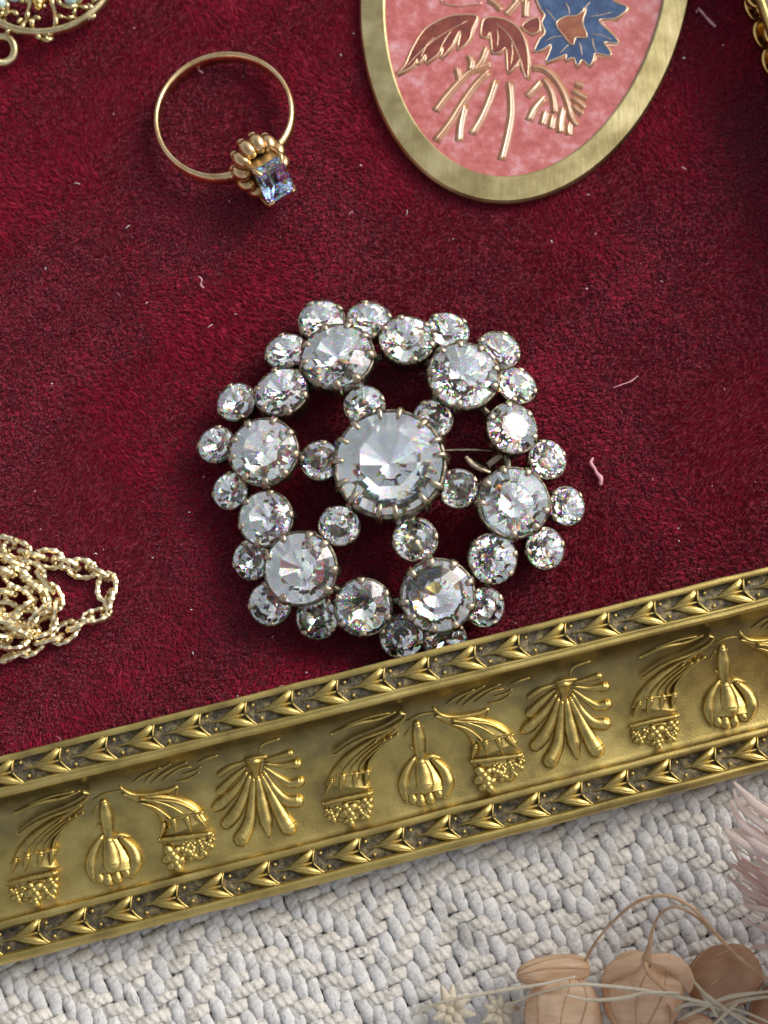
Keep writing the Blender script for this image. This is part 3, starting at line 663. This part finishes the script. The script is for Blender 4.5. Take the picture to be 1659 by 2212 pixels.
def wire(mb, pts, w_=9, closed=False, k=4, h=.022, z=ZE):
    q = spline(pts, k, closed) if k > 1 else [Vector((a, b, 0)) for a, b in pts]
    W = lerp_list(w_, len(q)) if isinstance(w_, list) else [w_]*len(q)
    mb.tube([E6(p.x, p.y, z) for p in q], Vector((0, 0, 1)), [x*PXP*.42 for x in W], [h]*len(q), 6, closed)
def cell(name, poly, m, label=None, z1=.156):
    mb = MB(); n = len(poly); poly = [E6(x, y) for x, y in poly]
    mb.add([Vector((p.x, p.y, z1)) for p in poly]+[Vector((p.x, p.y, ZE-.01)) for p in poly], [tuple(range(n)), tuple(range(n, 2*n))[::-1]]+[(i, n+i, n+(i+1) % n, (i+1) % n) for i in range(n)])
    o = mb.build(name, M[m], pend, False); 
    if label: o['label'] = label
    return o
L1 = [(215, 360), (255, 320), (290, 240), (345, 150), (410, 105), (480, 78), (570, 72), (605, 85), (580, 140), (565, 195), (512, 240), (525, 150), (500, 185), (480, 225), (430, 280), (440, 230), (412, 265), (355, 305), (358, 265), (330, 298), (310, 310), (318, 285), (285, 325)]
L2 = [(625, 130), (640, 92), (690, 86), (745, 98), (800, 135), (835, 200), (850, 290), (845, 380), (822, 330), (812, 285), (800, 305), (755, 350), (748, 290), (742, 232), (715, 252), (680, 255), (672, 200), (666, 155), (652, 180), (625, 175)]
FL = [(890, 0), (910, 45), (930, 75), (915, 110), (930, 160), (905, 190), (880, 250), (925, 238), (960, 218), (950, 260), (935, 300), (1000, 278), (1035, 265), (1030, 290), (1070, 280), (1085, 320), (1110, 290), (1145, 318), (1165, 285), (1175, 258), (1245, 270), (1240, 240), (1215, 205), (1285, 210), (1255, 165), (1190, 100), (1270, 90), (1330, 40), (1265, 8), (1230, -30), (1150, -70), (1060, -90), (960, -70), (880, -40)]
FC = [(985, 115), (1030, 82), (1090, 75), (1130, 40), (1112, 110), (1135, 180), (1080, 182), (1065, 220), (1022, 175)]
BR = [(900, 90), (905, 145), (870, 165), (820, 130), (862, 95)]
T3 = [(430, 5), (470, 25), (540, 30), (570, 22), (625, 20), (610, 0), (640, -40), (560, -60), (470, -50)]
def grow(poly, d):
    c = np.mean(poly, 0); out = []
    for x, y in poly:
        v = np.array([x, y])-c; out.append(tuple(c+v*(1+d/np.linalg.norm(v))))
    return out
for nm, poly, m_, lab in [('leaf', L1, 'wine', 'dark red leaf at the left'), ('leaf', L2, 'wine', 'dark red curled leaf in the middle'), ('flower', FL, 'blue', 'blue enamel cornflower'), ('bud', BR, 'wine', None), ('curl', T3, 'pink', None)]:
    o = cell(nm, poly, m_, lab)
    mb = MB(); wire(mb, poly, 9, True, 3); w_ = mb.build('gold_outline', M['wire'], o)
for host, lines in (('wine', [[(250, 335), (330, 250), (430, 170), (560, 100)], [(330, 285), (360, 220), (400, 180)], [(420, 250), (450, 190), (480, 150)], [(690, 110), (750, 160), (790, 230), (825, 320)], [(700, 230), (705, 180), (700, 140)], [(765, 320), (775, 260), (770, 200)]]),
                    ('blue', [[(930, 40), (960, 70), (980, 100)], [(930, 200), (970, 180), (1010, 175)], [(1000, 260), (1030, 230), (1045, 215)], [(1110, 270), (1105, 230), (1095, 200)], [(1160, 180), (1165, 220), (1180, 250)], [(1250, 190), (1200, 170), (1150, 165)], [(1250, 60), (1190, 75), (1140, 80)], [(1150, 10), (1130, 30), (1110, 45)], [(1030, 10), (1045, 40), (1050, 70)]])):
    for ln in lines: mb = MB(); wire(mb, ln, [3, 6, 3], False, 3, .007, .156); mb.build('gold_vein', M['wire'], pend)
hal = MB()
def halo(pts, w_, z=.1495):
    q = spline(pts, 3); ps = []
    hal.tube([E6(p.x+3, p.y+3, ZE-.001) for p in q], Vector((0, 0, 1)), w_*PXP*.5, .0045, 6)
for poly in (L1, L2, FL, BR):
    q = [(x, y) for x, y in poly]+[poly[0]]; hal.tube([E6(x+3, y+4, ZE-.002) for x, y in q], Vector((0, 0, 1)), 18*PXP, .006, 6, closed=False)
fc = cell('flower_centre', FC, 'rust', None, .164); mb = MB(); wire(mb, FC, 9, True, 3, z=.156); mb.build('gold_outline', M['wire'], fc)
STM = [([(400, 535), (440, 480), (500, 410), (560, 350), (610, 330), (670, 305)], [14, 16, 14, 12, 10, 6]), ([(505, 325), (512, 360), (520, 395)], 9), ([(560, 265), (575, 300), (570, 335)], 9), ([(650, 225), (625, 290), (590, 335)], 9),
 ([(400, 680), (470, 590), (540, 480), (600, 400), (660, 340)], [14, 14, 12, 10, 8]), ([(515, 680), (522, 600), (545, 500)], [26, 20, 8]), ([(575, 645), (620, 570), (660, 480), (692, 380)], [24, 20, 14, 8]), ([(718, 770), (742, 680), (765, 560), (765, 470), (757, 390)], [22, 16, 13, 12, 8]),
 ([(865, 325), (920, 332), (975, 375), (1015, 435), (1040, 500), (1055, 560), (1080, 605)], [8, 10, 12, 12, 12, 10, 6]), ([(920, 380), (950, 420), (970, 480), (975, 545)], [8, 12, 10, 6]),
 ([(840, 465), (875, 430), (910, 392)], [8, 30, 4]), ([(850, 580), (880, 520), (930, 465)], [14, 34, 4]), ([(915, 600), (925, 565), (935, 535)], [10, 26, 6]), ([(958, 620), (962, 590), (970, 555)], [6, 16, 6]), ([(1003, 640), (1005, 580), (1018, 515)], [10, 32, 5]), ([(1045, 650), (1045, 620), (1050, 590)], [8, 20, 6]),
 ([(1070, 402), (1095, 408), (1115, 415)], [4, 16, 5]), ([(1062, 435), (1095, 455), (1130, 475)], [4, 18, 5]), ([(1058, 475), (1095, 492), (1118, 520)], [4, 16, 5]), ([(1062, 505), (1085, 530), (1110, 548)], [4, 14, 4]),
 ([(740, 70), (770, 38), (805, -5)], [12, 12, 10]), ([(835, 82), (836, 40), (840, -5)], 10), ([(655, -5), (690, 18), (718, 48)], 9), ([(780, 10), (830, -10)], 8)]
for pts, w_ in STM:
    mb = MB(); wire(mb, pts, w_, False, 4, .024); mb.build('gold_stem', M['wire'], pend)
    halo(pts, 54)
hal.build('enamel_edge', M['halo'], pend)

# ------------------------------------------------------------------ filigree brooch, top left
FCn = P(93, -76, .3); FR = 1.06
fil = empty('filigree_brooch', Vector((FCn.x, FCn.y, .05)))
tag(fil, 'round antique gold filigree piece with scrollwork, cut by the top left corner', 'brooch')
up = Vector((0, 0, 1))
mb = MB(); mb.tube([FCn+Vector((FR*math.cos(2*PI*i/80), FR*math.sin(2*PI*i/80)*1.03, .0)) for i in range(80)], up, .055, .085, 10, True); mb.build('rim', M['filig'], fil)
mb = MB(); lc = P(0, 108, .22); mb.tube([lc+Vector((.205*math.cos(2*PI*i/32), .205*math.sin(2*PI*i/32), .03*math.sin(4*PI*i/32))) for i in range(32)], up, .06, .06, 10, True); mb.build('loop', M['filig'], fil)
F7 = lambda x, y, z=.28: P(x*.1667, y*.1667, z)
def fwire(pts, r=5.2, z=.28, closed=False):
    mb = MB(); q = spline(pts, 5, closed); mb.tube([F7(p.x, p.y, z+.03*math.sin(i*.7)) for i, p in enumerate(q)], up, [r/166*(1+.22*(i % 2)) for i in range(len(q))], r/166, 8, closed); mb.build('scroll', M['filig'], fil)
fwire([(230, 190), (170, 150), (100, 160), (60, 220), (70, 310), (130, 370), (200, 390)], 5.5)
fwire([(510, 240), (460, 225), (420, 270), (420, 360), (470, 440), (560, 470), (660, 420), (715, 330), (720, 220), (690, 80), (650, -60)], 6)
fwire([(400, -40), (390, 60), (360, 170), (340, 260), (290, 340), (250, 380), (220, 430)], 6)
fwire([(980, 110), (960, 190), (1010, 260), (1100, 280), (1160, 220), (1150, 130), (1080, 90)], 5, .3, True)
fwire([(1140, 70), (1210, 120), (1215, 200), (1180, 250)], 6)
fwire([(760, 200), (830, 230), (900, 240), (960, 200)], 5)
fwire([(480, 440), (520, 500), (600, 520), (680, 500)], 6)
fwire([(750, 0), (800, 60), (900, 90), (1000, 60), (1040, 0), (1100, -80)], 5, .34)
fwire([(0, 200), (40, 150), (90, 90), (80, -20)], 6); fwire([(0, 330), (60, 350), (110, 400)], 5)
fwire([(280, -20), (300, 30), (360, 10)], 6); fwire([(1200, 30), (1260, -30), (1280, -100)], 5); fwire([(560, -60), (590, 20), (560, 90)], 6)
for x, y, r in [(500, 40, 13), (460, -20, 12), (540, -10, 12), (500, 90, 10)]:
    mb = MB(); mb.sphere(F7(x, y, .34), r/166, n=10, k=6); mb.build('gold_bead', M['gold'], fil)
for x, y, r in [(920, -20, 17), (0, 40, 14), (180, -60, 16)]:
    mb = MB(); mb.sphere(F7(x, y, .34), r/166, n=16, k=10); mb.build('opal_bead', M['opal'], fil)
for k in range(26):
    x, y = random.choice([(300, 370), (250, 390), (60, 130), (110, 200), (600, 480), (660, 470), (890, 80), (980, 70), (1180, 230), (870, 250), (840, 220), (430, 260), (720, 350), (290, 250), (1190, 40), (10, 250), (100, 380), (380, 250), (1000, 30), (760, 30)])
    mb = MB(); mb.sphere(F7(x+random.gauss(0, 25), y+random.gauss(0, 20), .33), random.uniform(.022, .034), n=7, k=5); mb.build('granule', M['filig'], fil)

# ------------------------------------------------------------------ gold necklace chain
neck = empty('necklace', P(40, 1300, .05)); tag(neck, 'tangled pale gold necklace chain with textured oval links at the left edge', 'necklace')
def link_mesh():
    mb = MB(); n = 40; pts = []; r = []
    for i in range(n):
        a = 2*PI*i/n; ca, sa = math.cos(a), math.sin(a)
        pts.append(Vector((.178*np.sign(ca)*abs(ca)**.85, .112*np.sign(sa)*abs(sa)**.9, 0))); r.append(.041 if i % 4 < 2 else .030)
    mb.tube(pts, Vector((0, 0, 1)), r, [x*1.05 for x in r], 6, True); return mb.mesh('link', M['chain'], False)
LM = link_mesh()
def chain(pts, z=.12, step=.222, zf=None, kk=0):
    q = spline([P(x*.1667, 1140+y*.1667, z if len(p) < 3 else p[2]) for p in pts for x, y in [p[:2]]], 12)
    acc = 0; last = q[0]; nxt = 0; i = kk
    for a, b in zip(q, q[1:]):
        L = (b-a).length
        while nxt <= acc+L:
            p = a.lerp(b, (nxt-acc)/L); t = (b-a).normalized()
            roll = (PI/2.3 if i % 2 else .25)+random.gauss(0, .22)
            y = up.cross(t).normalized(); zz = t.cross(y); R0 = Matrix((t, y, zz)).transposed()
            Rm = R0 @ Matrix.Rotation(roll, 3, 'X') @ Matrix.Rotation(random.gauss(0, .12), 3, 'Z')
            o = bpy.data.objects.new('link', LM); COL.objects.link(o); o.parent = neck
            o.matrix_local = Matrix.Translation(p-WORLD[neck.name]+Vector((0, 0, random.uniform(0, .02)))) @ Rm.to_4x4(); i += 1; nxt += step
        acc += L
chain([(-200, 240), (0, 200), (150, 260), (400, 350), (620, 400), (800, 460), (1000, 520), (1150, 550), (1300, 600), (1370, 700), (1390, 830), (1400, 980), (1330, 1110), (1200, 1160), (1050, 1230), (900, 1320), (800, 1400), (650, 1450), (480, 1490), (330, 1580), (150, 1650), (0, 1640), (-200, 1600)])
chain([(-200, 380), (0, 470), (200, 480), (380, 560), (520, 640), (620, 760), (680, 900), (710, 1060), (680, 1200), (560, 1290), (400, 1300), (200, 1240), (0, 1200), (-200, 1200)], .16, kk=1)
chain([(-200, 560), (0, 560), (180, 640), (350, 700), (480, 800), (520, 930), (560, 1060), (480, 1170), (300, 1180), (100, 1200), (-200, 1100)], .26)
chain([(-200, 860), (0, 830), (200, 890), (340, 960), (300, 1060), (100, 1080), (-200, 1020)], .28)
chain([(-200, 1300), (0, 1280), (200, 1340), (300, 1400), (200, 1480), (0, 1470), (-200, 1500)], .24, kk=1)

# ------------------------------------------------------------------ gold bracelet at the top right edge
brac = empty('bracelet', P(1700, 60, .05)); tag(brac, 'chunky yellow gold link bracelet peeking in at the top right corner', 'bracelet')
G7 = lambda x, y, z: P(1555+x*.156, y*.156, z)
def disc(cx_, cy_, rx, ry, rot, z, tiltx, thick=.09):
    mb = MB(); c = G7(cx_, cy_, z); Rm = Matrix.Rotation(rot, 3, 'Z') @ Matrix.Rotation(tiltx, 3, 'X')
    n = 28; vs = []
    for (k, zz) in [(.0, .035), (.55, .03), (.8, .045), (.93, .05), (1.0, .0), (.93, -.05), (.5, -.06)]:
        for i in range(n):
            a = 2*PI*i/n; vs.append(c+Rm @ Vector((rx*.156/166*k*math.cos(a), ry*.156/166*k*math.sin(a), zz*thick/.05)))
    mb.add(vs, [(k*n+i, (k+1)*n+i, (k+1)*n+(i+1) % n, k*n+(i+1) % n) for k in range(6) for i in range(n)]+[tuple(6*n+i for i in range(n))[::-1]])
    mb.build('bracelet_link', M['gold'], brac)
for i in range(7):
    x0, y0 = 470+i*120, 110+i*385
    disc(x0, y0, 150, 230, .55, .22, .5, .07)
    disc(x0+130, y0-60, 130, 260, -.25, .38, -.25, .08)
    disc(x0+330, y0-120, 150, 230, .6, .24, -.5, .07)
disc(570, -30, 230, 190, .1, .46, .2, .09)

# ------------------------------------------------------------------ dried flowers and pods, bottom right
def pod(name_parent, c, rx, ry, rz, axis_ang, m, ribs=5, seed=0, parts='husk'):
    mb = MB(); n = 84; k = 46; vs = []; Rm = Matrix.Rotation(axis_ang, 3, 'Z')
    for i in range(k+1):
        a = PI*i/k
        for j in range(n):
            b = 2*PI*j/n; lob = 1-.13*abs(math.sin(b*ribs/2+seed+.5*math.sin(a*2)))**.6*math.sin(a)+.10*noise.noise(Vector((math.cos(b)*1.4, math.sin(b)*1.4, a*1.2+seed)))+.035*noise.noise(Vector((math.cos(b)*9, math.sin(b)*9, a*1.5+seed)))*math.sin(a)-.05*max(0, 1-abs(math.sin(b*ribs/2+seed+.5*math.sin(a*2)))*7)*math.sin(a)
            x = -math.cos(a)*(1+.06*math.cos(a)**5); vs.append(Vector(c)+Rm @ Vector((x*rx, math.sin(a)**.85*math.cos(b)*ry*lob, math.sin(a)**.85*math.sin(b)*rz*lob)))
    mb.add(vs, [(i*n+j, (i+1)*n+j, (i+1)*n+(j+1) % n, i*n+(j+1) % n) for i in range(k) for j in range(n)])
    o = mb.build(parts, M[m], name_parent)
    rv = random.Random(int(seed*10)+3)
    for v_ in range(9):
        b0 = 2*PI*v_/9+rv.uniform(-.2, .2); line = []
        for i in range(2, 40):
            a = PI*i/42; b = b0+.15*math.sin(a*2+v_)
            lob = 1-.13*abs(math.sin(b*ribs/2+seed+.5*math.sin(a*2)))**.6*math.sin(a)+.10*noise.noise(Vector((math.cos(b)*1.4, math.sin(b)*1.4, a*1.2+seed)))
            lob -= .05*max(0, 1-abs(math.sin(b*ribs/2+seed+.5*math.sin(a*2)))*7)*math.sin(a)
            x = -math.cos(a)*(1+.06*math.cos(a)**5); line.append(Vector(c)+Rm @ Vector((x*rx, math.sin(a)**.85*math.cos(b)*ry*lob, math.sin(a)**.85*math.sin(b)*rz*lob)))
        mv = MB(); mv.tube(line, Vector((0, 0, 1)), lerp_list([.004, .012, .010, .004], len(line)), .012, 5); vo = mv.build('vein', M['stem'], name_parent)
    return o
D4 = lambda x, y, z: P(864+x*.479, 1814+y*.479, z)
def rope(parent, name, pts, zlist, w_, m, hh=None):
    q = spline([D4(x, y, z) for (x, y), z in zip(pts, zlist)], 8); W = lerp_list(w_ if isinstance(w_, list) else [w_], len(q)) if isinstance(w_, list) else [w_]*len(q)
    mb = MB(); mb.tube(q, up, W, W, 8); return mb.build(name, M[m], parent)
p1 = empty('seed_pod', D4(735, 700, CZ)); tag(p1, 'tan papery seed pod with two lobes, left of the pair at the bottom edge', 'seed pod')
pod(p1, D4(700, 592, .15), .44, .20, .22, .10, 'pod', 4, 1.0, 'upper_husk')
pod(p1, D4(742, 790, .10), .47, .50, .42, 1.5, 'pod', 4, 2.2, 'lower_husk')
rope(p1, 'stem', [(812, 590), (850, 520), (890, 450), (985, 345), (1080, 275), (1200, 252), (1300, 295), (1380, 370), (1440, 440), (1540, 540), (1700, 660)], [.15, .3, .6, .9, 1.1, 1.2, 1.2, 1.1, 1.0, .9, .8], [.035, .018, .015, .017, .02, .022, .022, .02, .022, .02, .02], 'stem')
p2 = empty('seed_pod', D4(1100, 700, CZ)); tag(p2, 'broad tan papery seed pod, split at its side, right of the bottom pair', 'seed pod')
pod(p2, D4(1095, 690, .12), .50, .52, .48, 1.35, 'pod', 5, .4, 'husk')
def flap(parent, pts, zs_, ws, m, name='husk_flap'):
    q = spline([D4(x, y, z) for (x, y), z in zip(pts, zs_)], 6); mb = MB(); mb.tube(q, up, lerp_list(ws, len(q)), .012, 8); return mb.build(name, M[m], parent)
flap(p2, [(1110, 540), (1190, 545), (1260, 580), (1295, 640), (1305, 690)], [.55, .55, .45, .35, .25], [.03, .10, .12, .10, .01], 'pod')
flap(p2, [(1110, 540), (1040, 560), (960, 600), (920, 660)], [.6, .55, .4, .25], [.02, .10, .12, .03], 'pod')
flap(p2, [(1105, 540), (1120, 600), (1180, 660), (1220, 700)], [.62, .68, .66, .6], [.02, .03, .03, .01], 'stem', 'ridge')
flap(p2, [(1205, 740), (1220, 780), (1218, 830)], [.58, .56, .5], [.01, .03, .01], 'podin', 'ridge')
rope(p2, 'stem', [(1112, 535), (1125, 480), (1140, 400), (1175, 335), (1235, 303), (1310, 330), (1380, 385), (1450, 450)], [.6, .7, .85, 1.0, 1.1, 1.1, 1.05, 1.0], [.06, .03, .017, .016, .016, .018, .018, .016], 'stem')
p3 = empty('seed_pod', D4(1480, 620, CZ)); tag(p3, 'reddish brown seed pod in shade behind the two tan pods', 'seed pod')
pod(p3, D4(1470, 620, -.05), .46, .40, .38, .5, 'podin', 4, 3.1)
p4 = empty('seed_pod', D4(1330, 860, CZ)); tag(p4, 'small brownish pod just showing at the bottom edge under the straws', 'seed pod')
pod(p4, D4(1330, 870, .0), .26, .24, .3, .2, 'pod', 4, 5)
p5 = empty('seed_pod', D4(1720, 800, CZ)); tag(p5, 'brownish seed pod cut off by the bottom right corner', 'seed pod')
pod(p5, D4(1730, 800, -.05), .40, .42, .4, .8, 'podin', 5, 6)
STRAW = [([(60, 790), (200, 730), (450, 682), (620, 655), (790, 618)], [-.1, .1, .3, .45, .55], 'long pale straw reaching left across the woven cloth'),
 ([(480, 755), (600, 700), (780, 655), (930, 660), (1100, 680), (1260, 710), (1420, 745), (1560, 780), (1720, 850)], [.0, .3, .55, .6, .65, .65, .6, .5, .4], 'thick twisted straw running over both tan pods'),
 ([(740, 700), (860, 722), (1000, 715), (1110, 690), (1260, 690)], [.55, .6, .65, .7, .7], 'short straw lying just under the thick twisted straw'),
 ([(1250, 815), (1330, 775), (1400, 745)], [.3, .5, .6], 'short straw pointing down left beside the small brown pod'),
 ([(1390, 745), (1500, 705), (1700, 680)], [.6, .7, .7], 'upper tan straw running out to the right edge'), ([(1430, 770), (1540, 725), (1720, 700)], [.6, .6, .6], 'lower tan straw running out to the right edge'),
 ([(1310, 620), (1370, 690), (1450, 750), (1560, 830)], [.4, .6, .65, .6], 'thin straw slanting down between the pods'), ([(1400, 850), (1470, 780), (1520, 740)], [.4, .6, .7], 'pale straw rising from the bottom edge')]
STRAW += [([(1180, 800), (1300, 742), (1440, 760), (1650, 850)], [.3, .55, .6, .5], 'short kinked straw lying over the small brown pod'),
 ([(1360, 690), (1395, 735), (1430, 800)], [.5, .62, .55], 'tiny upright straw stub at the knot of straws'), ([(1500, 870), (1440, 790), (1385, 730), (1340, 650)], [.3, .5, .6, .5], 'thin tan straw climbing left from the bottom edge')]
for k, (pts, zz, lab) in enumerate(STRAW):
    o = rope(None, 'straw', pts, zz, [.010, .020, .026, .020, .012], 'straw'); tag(o, lab, 'straw', 'loose straws among the dried pods')
def floret(c, r, lab, seed):
    e = empty('dried_floret', c); tag(e, lab, 'dried flower'); rr = random.Random(seed)
    for k in range(9):
        a = 2*PI*k/9+rr.uniform(-.2, .2); mb = MB(); d = Vector((math.cos(a), math.sin(a), 0)); L = r*rr.uniform(.7, 1.1)
        q = spline([c+Vector((0, 0, .02)), c+d*L*.5+Vector((0, 0, .10)), c+d*L+Vector((0, 0, .02+rr.uniform(0, .1)))], 4); mb.tube(q, up, lerp_list([.02, r*.24, .015], len(q)), .008, 6); mb.build('petal', M['straw'], e)
    mb = MB(); mb.sphere(c+Vector((0, 0, .05)), r*.2, n=8, k=5); mb.build('centre', M['straw'], e)
floret(D4(225, 770, -.2), .30, 'pale cream dried floret resting on the cloth, further left of the two', 1)
floret(D4(445, 775, -.2), .24, 'small pale cream dried floret beside the left tan pod', 2)
flw = empty('dried_flower', P(1790, 1960, CZ)); tag(flw, 'pale pink dried flower with narrow curved bracts at the right edge below the frame', 'dried flower')
D5 = lambda x, y, z: P(1486+x*.164, 1624+y*.164, z)
rr_h = random.Random(21)
BRC = [([(600, 395), (760, 560), (930, 720), (1400, 1000)], [12, 40, 55, 60], .45, 'petal'), ([(600, 490), (680, 700), (900, 900), (1400, 1250)], [10, 34, 50, 60], .42, 'petal'), ([(560, 630), (620, 790), (780, 1010), (1300, 1350)], [10, 34, 46, 60], .36, 'petal'),
 ([(490, 940), (540, 1080), (800, 1250), (1300, 1500)], [6, 34, 50, 60], .42, 'petal'), ([(600, 1010), (760, 1110), (960, 1260), (1400, 1480)], [20, 44, 60, 60], .5, 'petal'), ([(545, 1200), (610, 1280), (700, 1430), (900, 1600), (1400, 1850)], [5, 18, 22, 40, 50], .3, 'petal2'), ([(525, 1335), (600, 1290), (700, 1420)], [5, 14, 10], .3, 'petal'),
 ([(505, 1465), (660, 1530), (820, 1660), (1000, 1800), (1400, 2000)], [5, 34, 34, 44, 50], .3, 'petal2'), ([(525, 1600), (620, 1730), (800, 1840), (1000, 1960), (1400, 2200)], [5, 20, 26, 40, 50], .28, 'petal2'), ([(600, 1990), (700, 2100), (860, 2190), (1100, 2300)], [5, 14, 18, 26], .25, 'petal'), ([(735, 2005), (860, 2040), (1000, 2070), (1400, 2200)], [12, 34, 30, 40], .35, 'petal'),
 ([(900, 1350), (1000, 1500), (1200, 1600), (1500, 1800)], [10, 50, 60, 60], .55, 'petal'), ([(980, 1200), (1100, 1350), (1300, 1500)], [10, 50, 60], .6, 'petal'), ([(830, 1500), (980, 1680), (1200, 1850)], [8, 40, 60], .45, 'petal2'), ([(1000, 1750), (1150, 1900), (1400, 2050)], [8, 50, 60], .42, 'petal2'), ([(950, 2300), (1100, 2330), (1400, 2380)], [8, 30, 30], .3, 'petal'), ([(800, 2600), (1000, 2560), (1400, 2560)], [8, 30, 30], .3, 'petal2')]
for pts, ws, z, m_ in BRC:
    L = len(pts); q = spline([D5(x, y, z+.5*i/(L-1)) for i, (x, y) in enumerate(pts)], 6); mb = MB(); W = [x*.164/166*1.05 for x in lerp_list(ws, len(q))]
    mb.tube(q, Vector((-.3, .3, 1)), W, [min(.035, x*.4) for x in W], 8); mb.build('bract', M[m_], flw)
for k in range(46):
    x, y = rr_h.uniform(560, 900), 0
    t_ = rr_h.random(); x0 = 560+60*math.sin(t_*9)+rr_h.uniform(0, 160); y0 = 420+t_*1750
    q = spline([D5(x0, y0, .3), D5(x0+180, y0+150+rr_h.uniform(-40, 40), .42), D5(x0+520, y0+330, .6)], 5); mb = MB()
    mb.tube(q, up, lerp_list([.003, .009, .012], len(q)), .006, 5); mb.build('bristle', M['petal' if k % 2 else 'petal2'], flw)
# the rest of the flower head, and a taller one added out of view to shade the cloth
def flower_head(parent, cxy, levels, seed, ww=1):
    rr = random.Random(seed)
    for nb_, zz_, L_ in levels:
        for k in range(nb_):
            a = 2*PI*(k+rr.random()*.5)/nb_
            if zz_ < .7 and math.cos(a) < -.35: continue
            d = Vector((math.cos(a), math.sin(a), 0)); b0 = Vector((cxy.x, cxy.y, -.1+zz_*.7))+d*.1
            tip = Vector((cxy.x, cxy.y, zz_))+d*L_*(.8 if math.cos(a) < 0 else 1)
            q = spline([b0, (b0+tip)/2+Vector((0, 0, .12)), tip+Vector((0, 0, .15))], 5); mb = MB()
            mb.tube(q, up, lerp_list([.05*ww, .13*ww, .01], len(q)), .02*ww, 8); mb.build('bract', M['petal' if k % 3 else 'petal2'], parent)
flower_head(flw, P(1850, 1985, .9), [(22, .3, 1.2), (20, 1.0, 1.15), (18, 1.7, 1.1), (14, 2.3, .7)], 5)
flw2 = empty('dried_flower', Vector((7.3, -4.7, CZ))); tag(flw2, 'tall pale pink dried flower added unseen beyond the right edge to shade the cloth', 'dried flower')
mb = MB(); q = spline([Vector((7.9, -5.2, CZ)), Vector((7.6, -4.9, 1.2)), Vector((7.4, -4.7, 3.0))], 6); mb.tube(q, Vector((0, 1, 0)), .12, .12, 8); mb.build('stem', M['stem'], flw2)
flower_head(flw2, Vector((7.3, -4.7, 1.5)), [(22, 2.4, 1.9), (24, 3.2, 2.6), (22, 3.8, 2.9), (20, 4.4, 2.9), (18, 4.9, 2.2), (12, 5.2, 1.2)], 9, 2.4)

# ------------------------------------------------------------------ lint on the velvet
def lint(pts, r, lab, m='lint'):
    q = spline([P(x, y, .09+.02*math.sin(i*2)) for i, (x, y) in enumerate(pts)], 5); mb = MB()
    mb.tube(q, up, lerp_list([r*.5, r, r*.7, r*1.3, r*.8], len(q)), r*.7, 6); o = mb.build('lint', M[m]); tag(o, lab, 'lint', 'lint threads on the velvet')
lint([(1281, 990), (1276, 1000), (1284, 1012), (1290, 1024), (1298, 1033), (1297, 1048)], .028, 'pale pink curl of lint on the velvet right of the rhinestone brooch')
lint([(1508, 18), (1518, 28), (1530, 42), (1546, 58)], .02, 'fine pale thread on velvet between the oval pendant and the bracelet')
lint([(429, 597), (436, 604), (434, 615), (440, 622)], .012, 'tiny curled thread on the velvet between the ring and the brooch')
lint([(408, 142), (420, 144), (430, 152), (438, 158)], .012, 'tiny pale thread lying just inside the ring top')
lint([(1325, 838), (1345, 830), (1362, 824), (1378, 812)], .008, 'hair-thin thread right of the brooch, above the pale curl')
mb = MB()
for k in range(75):
    px, py = random.uniform(0, 1659), random.uniform(0, 1640); p = P(px, py, .085); q_ = p-O_
    if q_.dot(S) > -.05: continue
    a = random.uniform(0, 2*PI); L = random.choice([.02, .02, .03, .04, .08]); d = Vector((math.cos(a), math.sin(a), 0)); e = Vector((-d.y, d.x, 0))*random.uniform(-.4, .4)
    r = random.uniform(.003, .0055) if L > .04 else random.uniform(.006, .009)
    mb.tube([p, p+d*L*.5+e*L*.5+Vector((0, 0, .01)), p+d*L], up, r, r, 4, m=random.randint(0, 1))
fz = mb.build('lint_specks', [M['lint'], M['lintw']], vel, origin=(0, 0, 0)); tag(fz, kind='stuff')
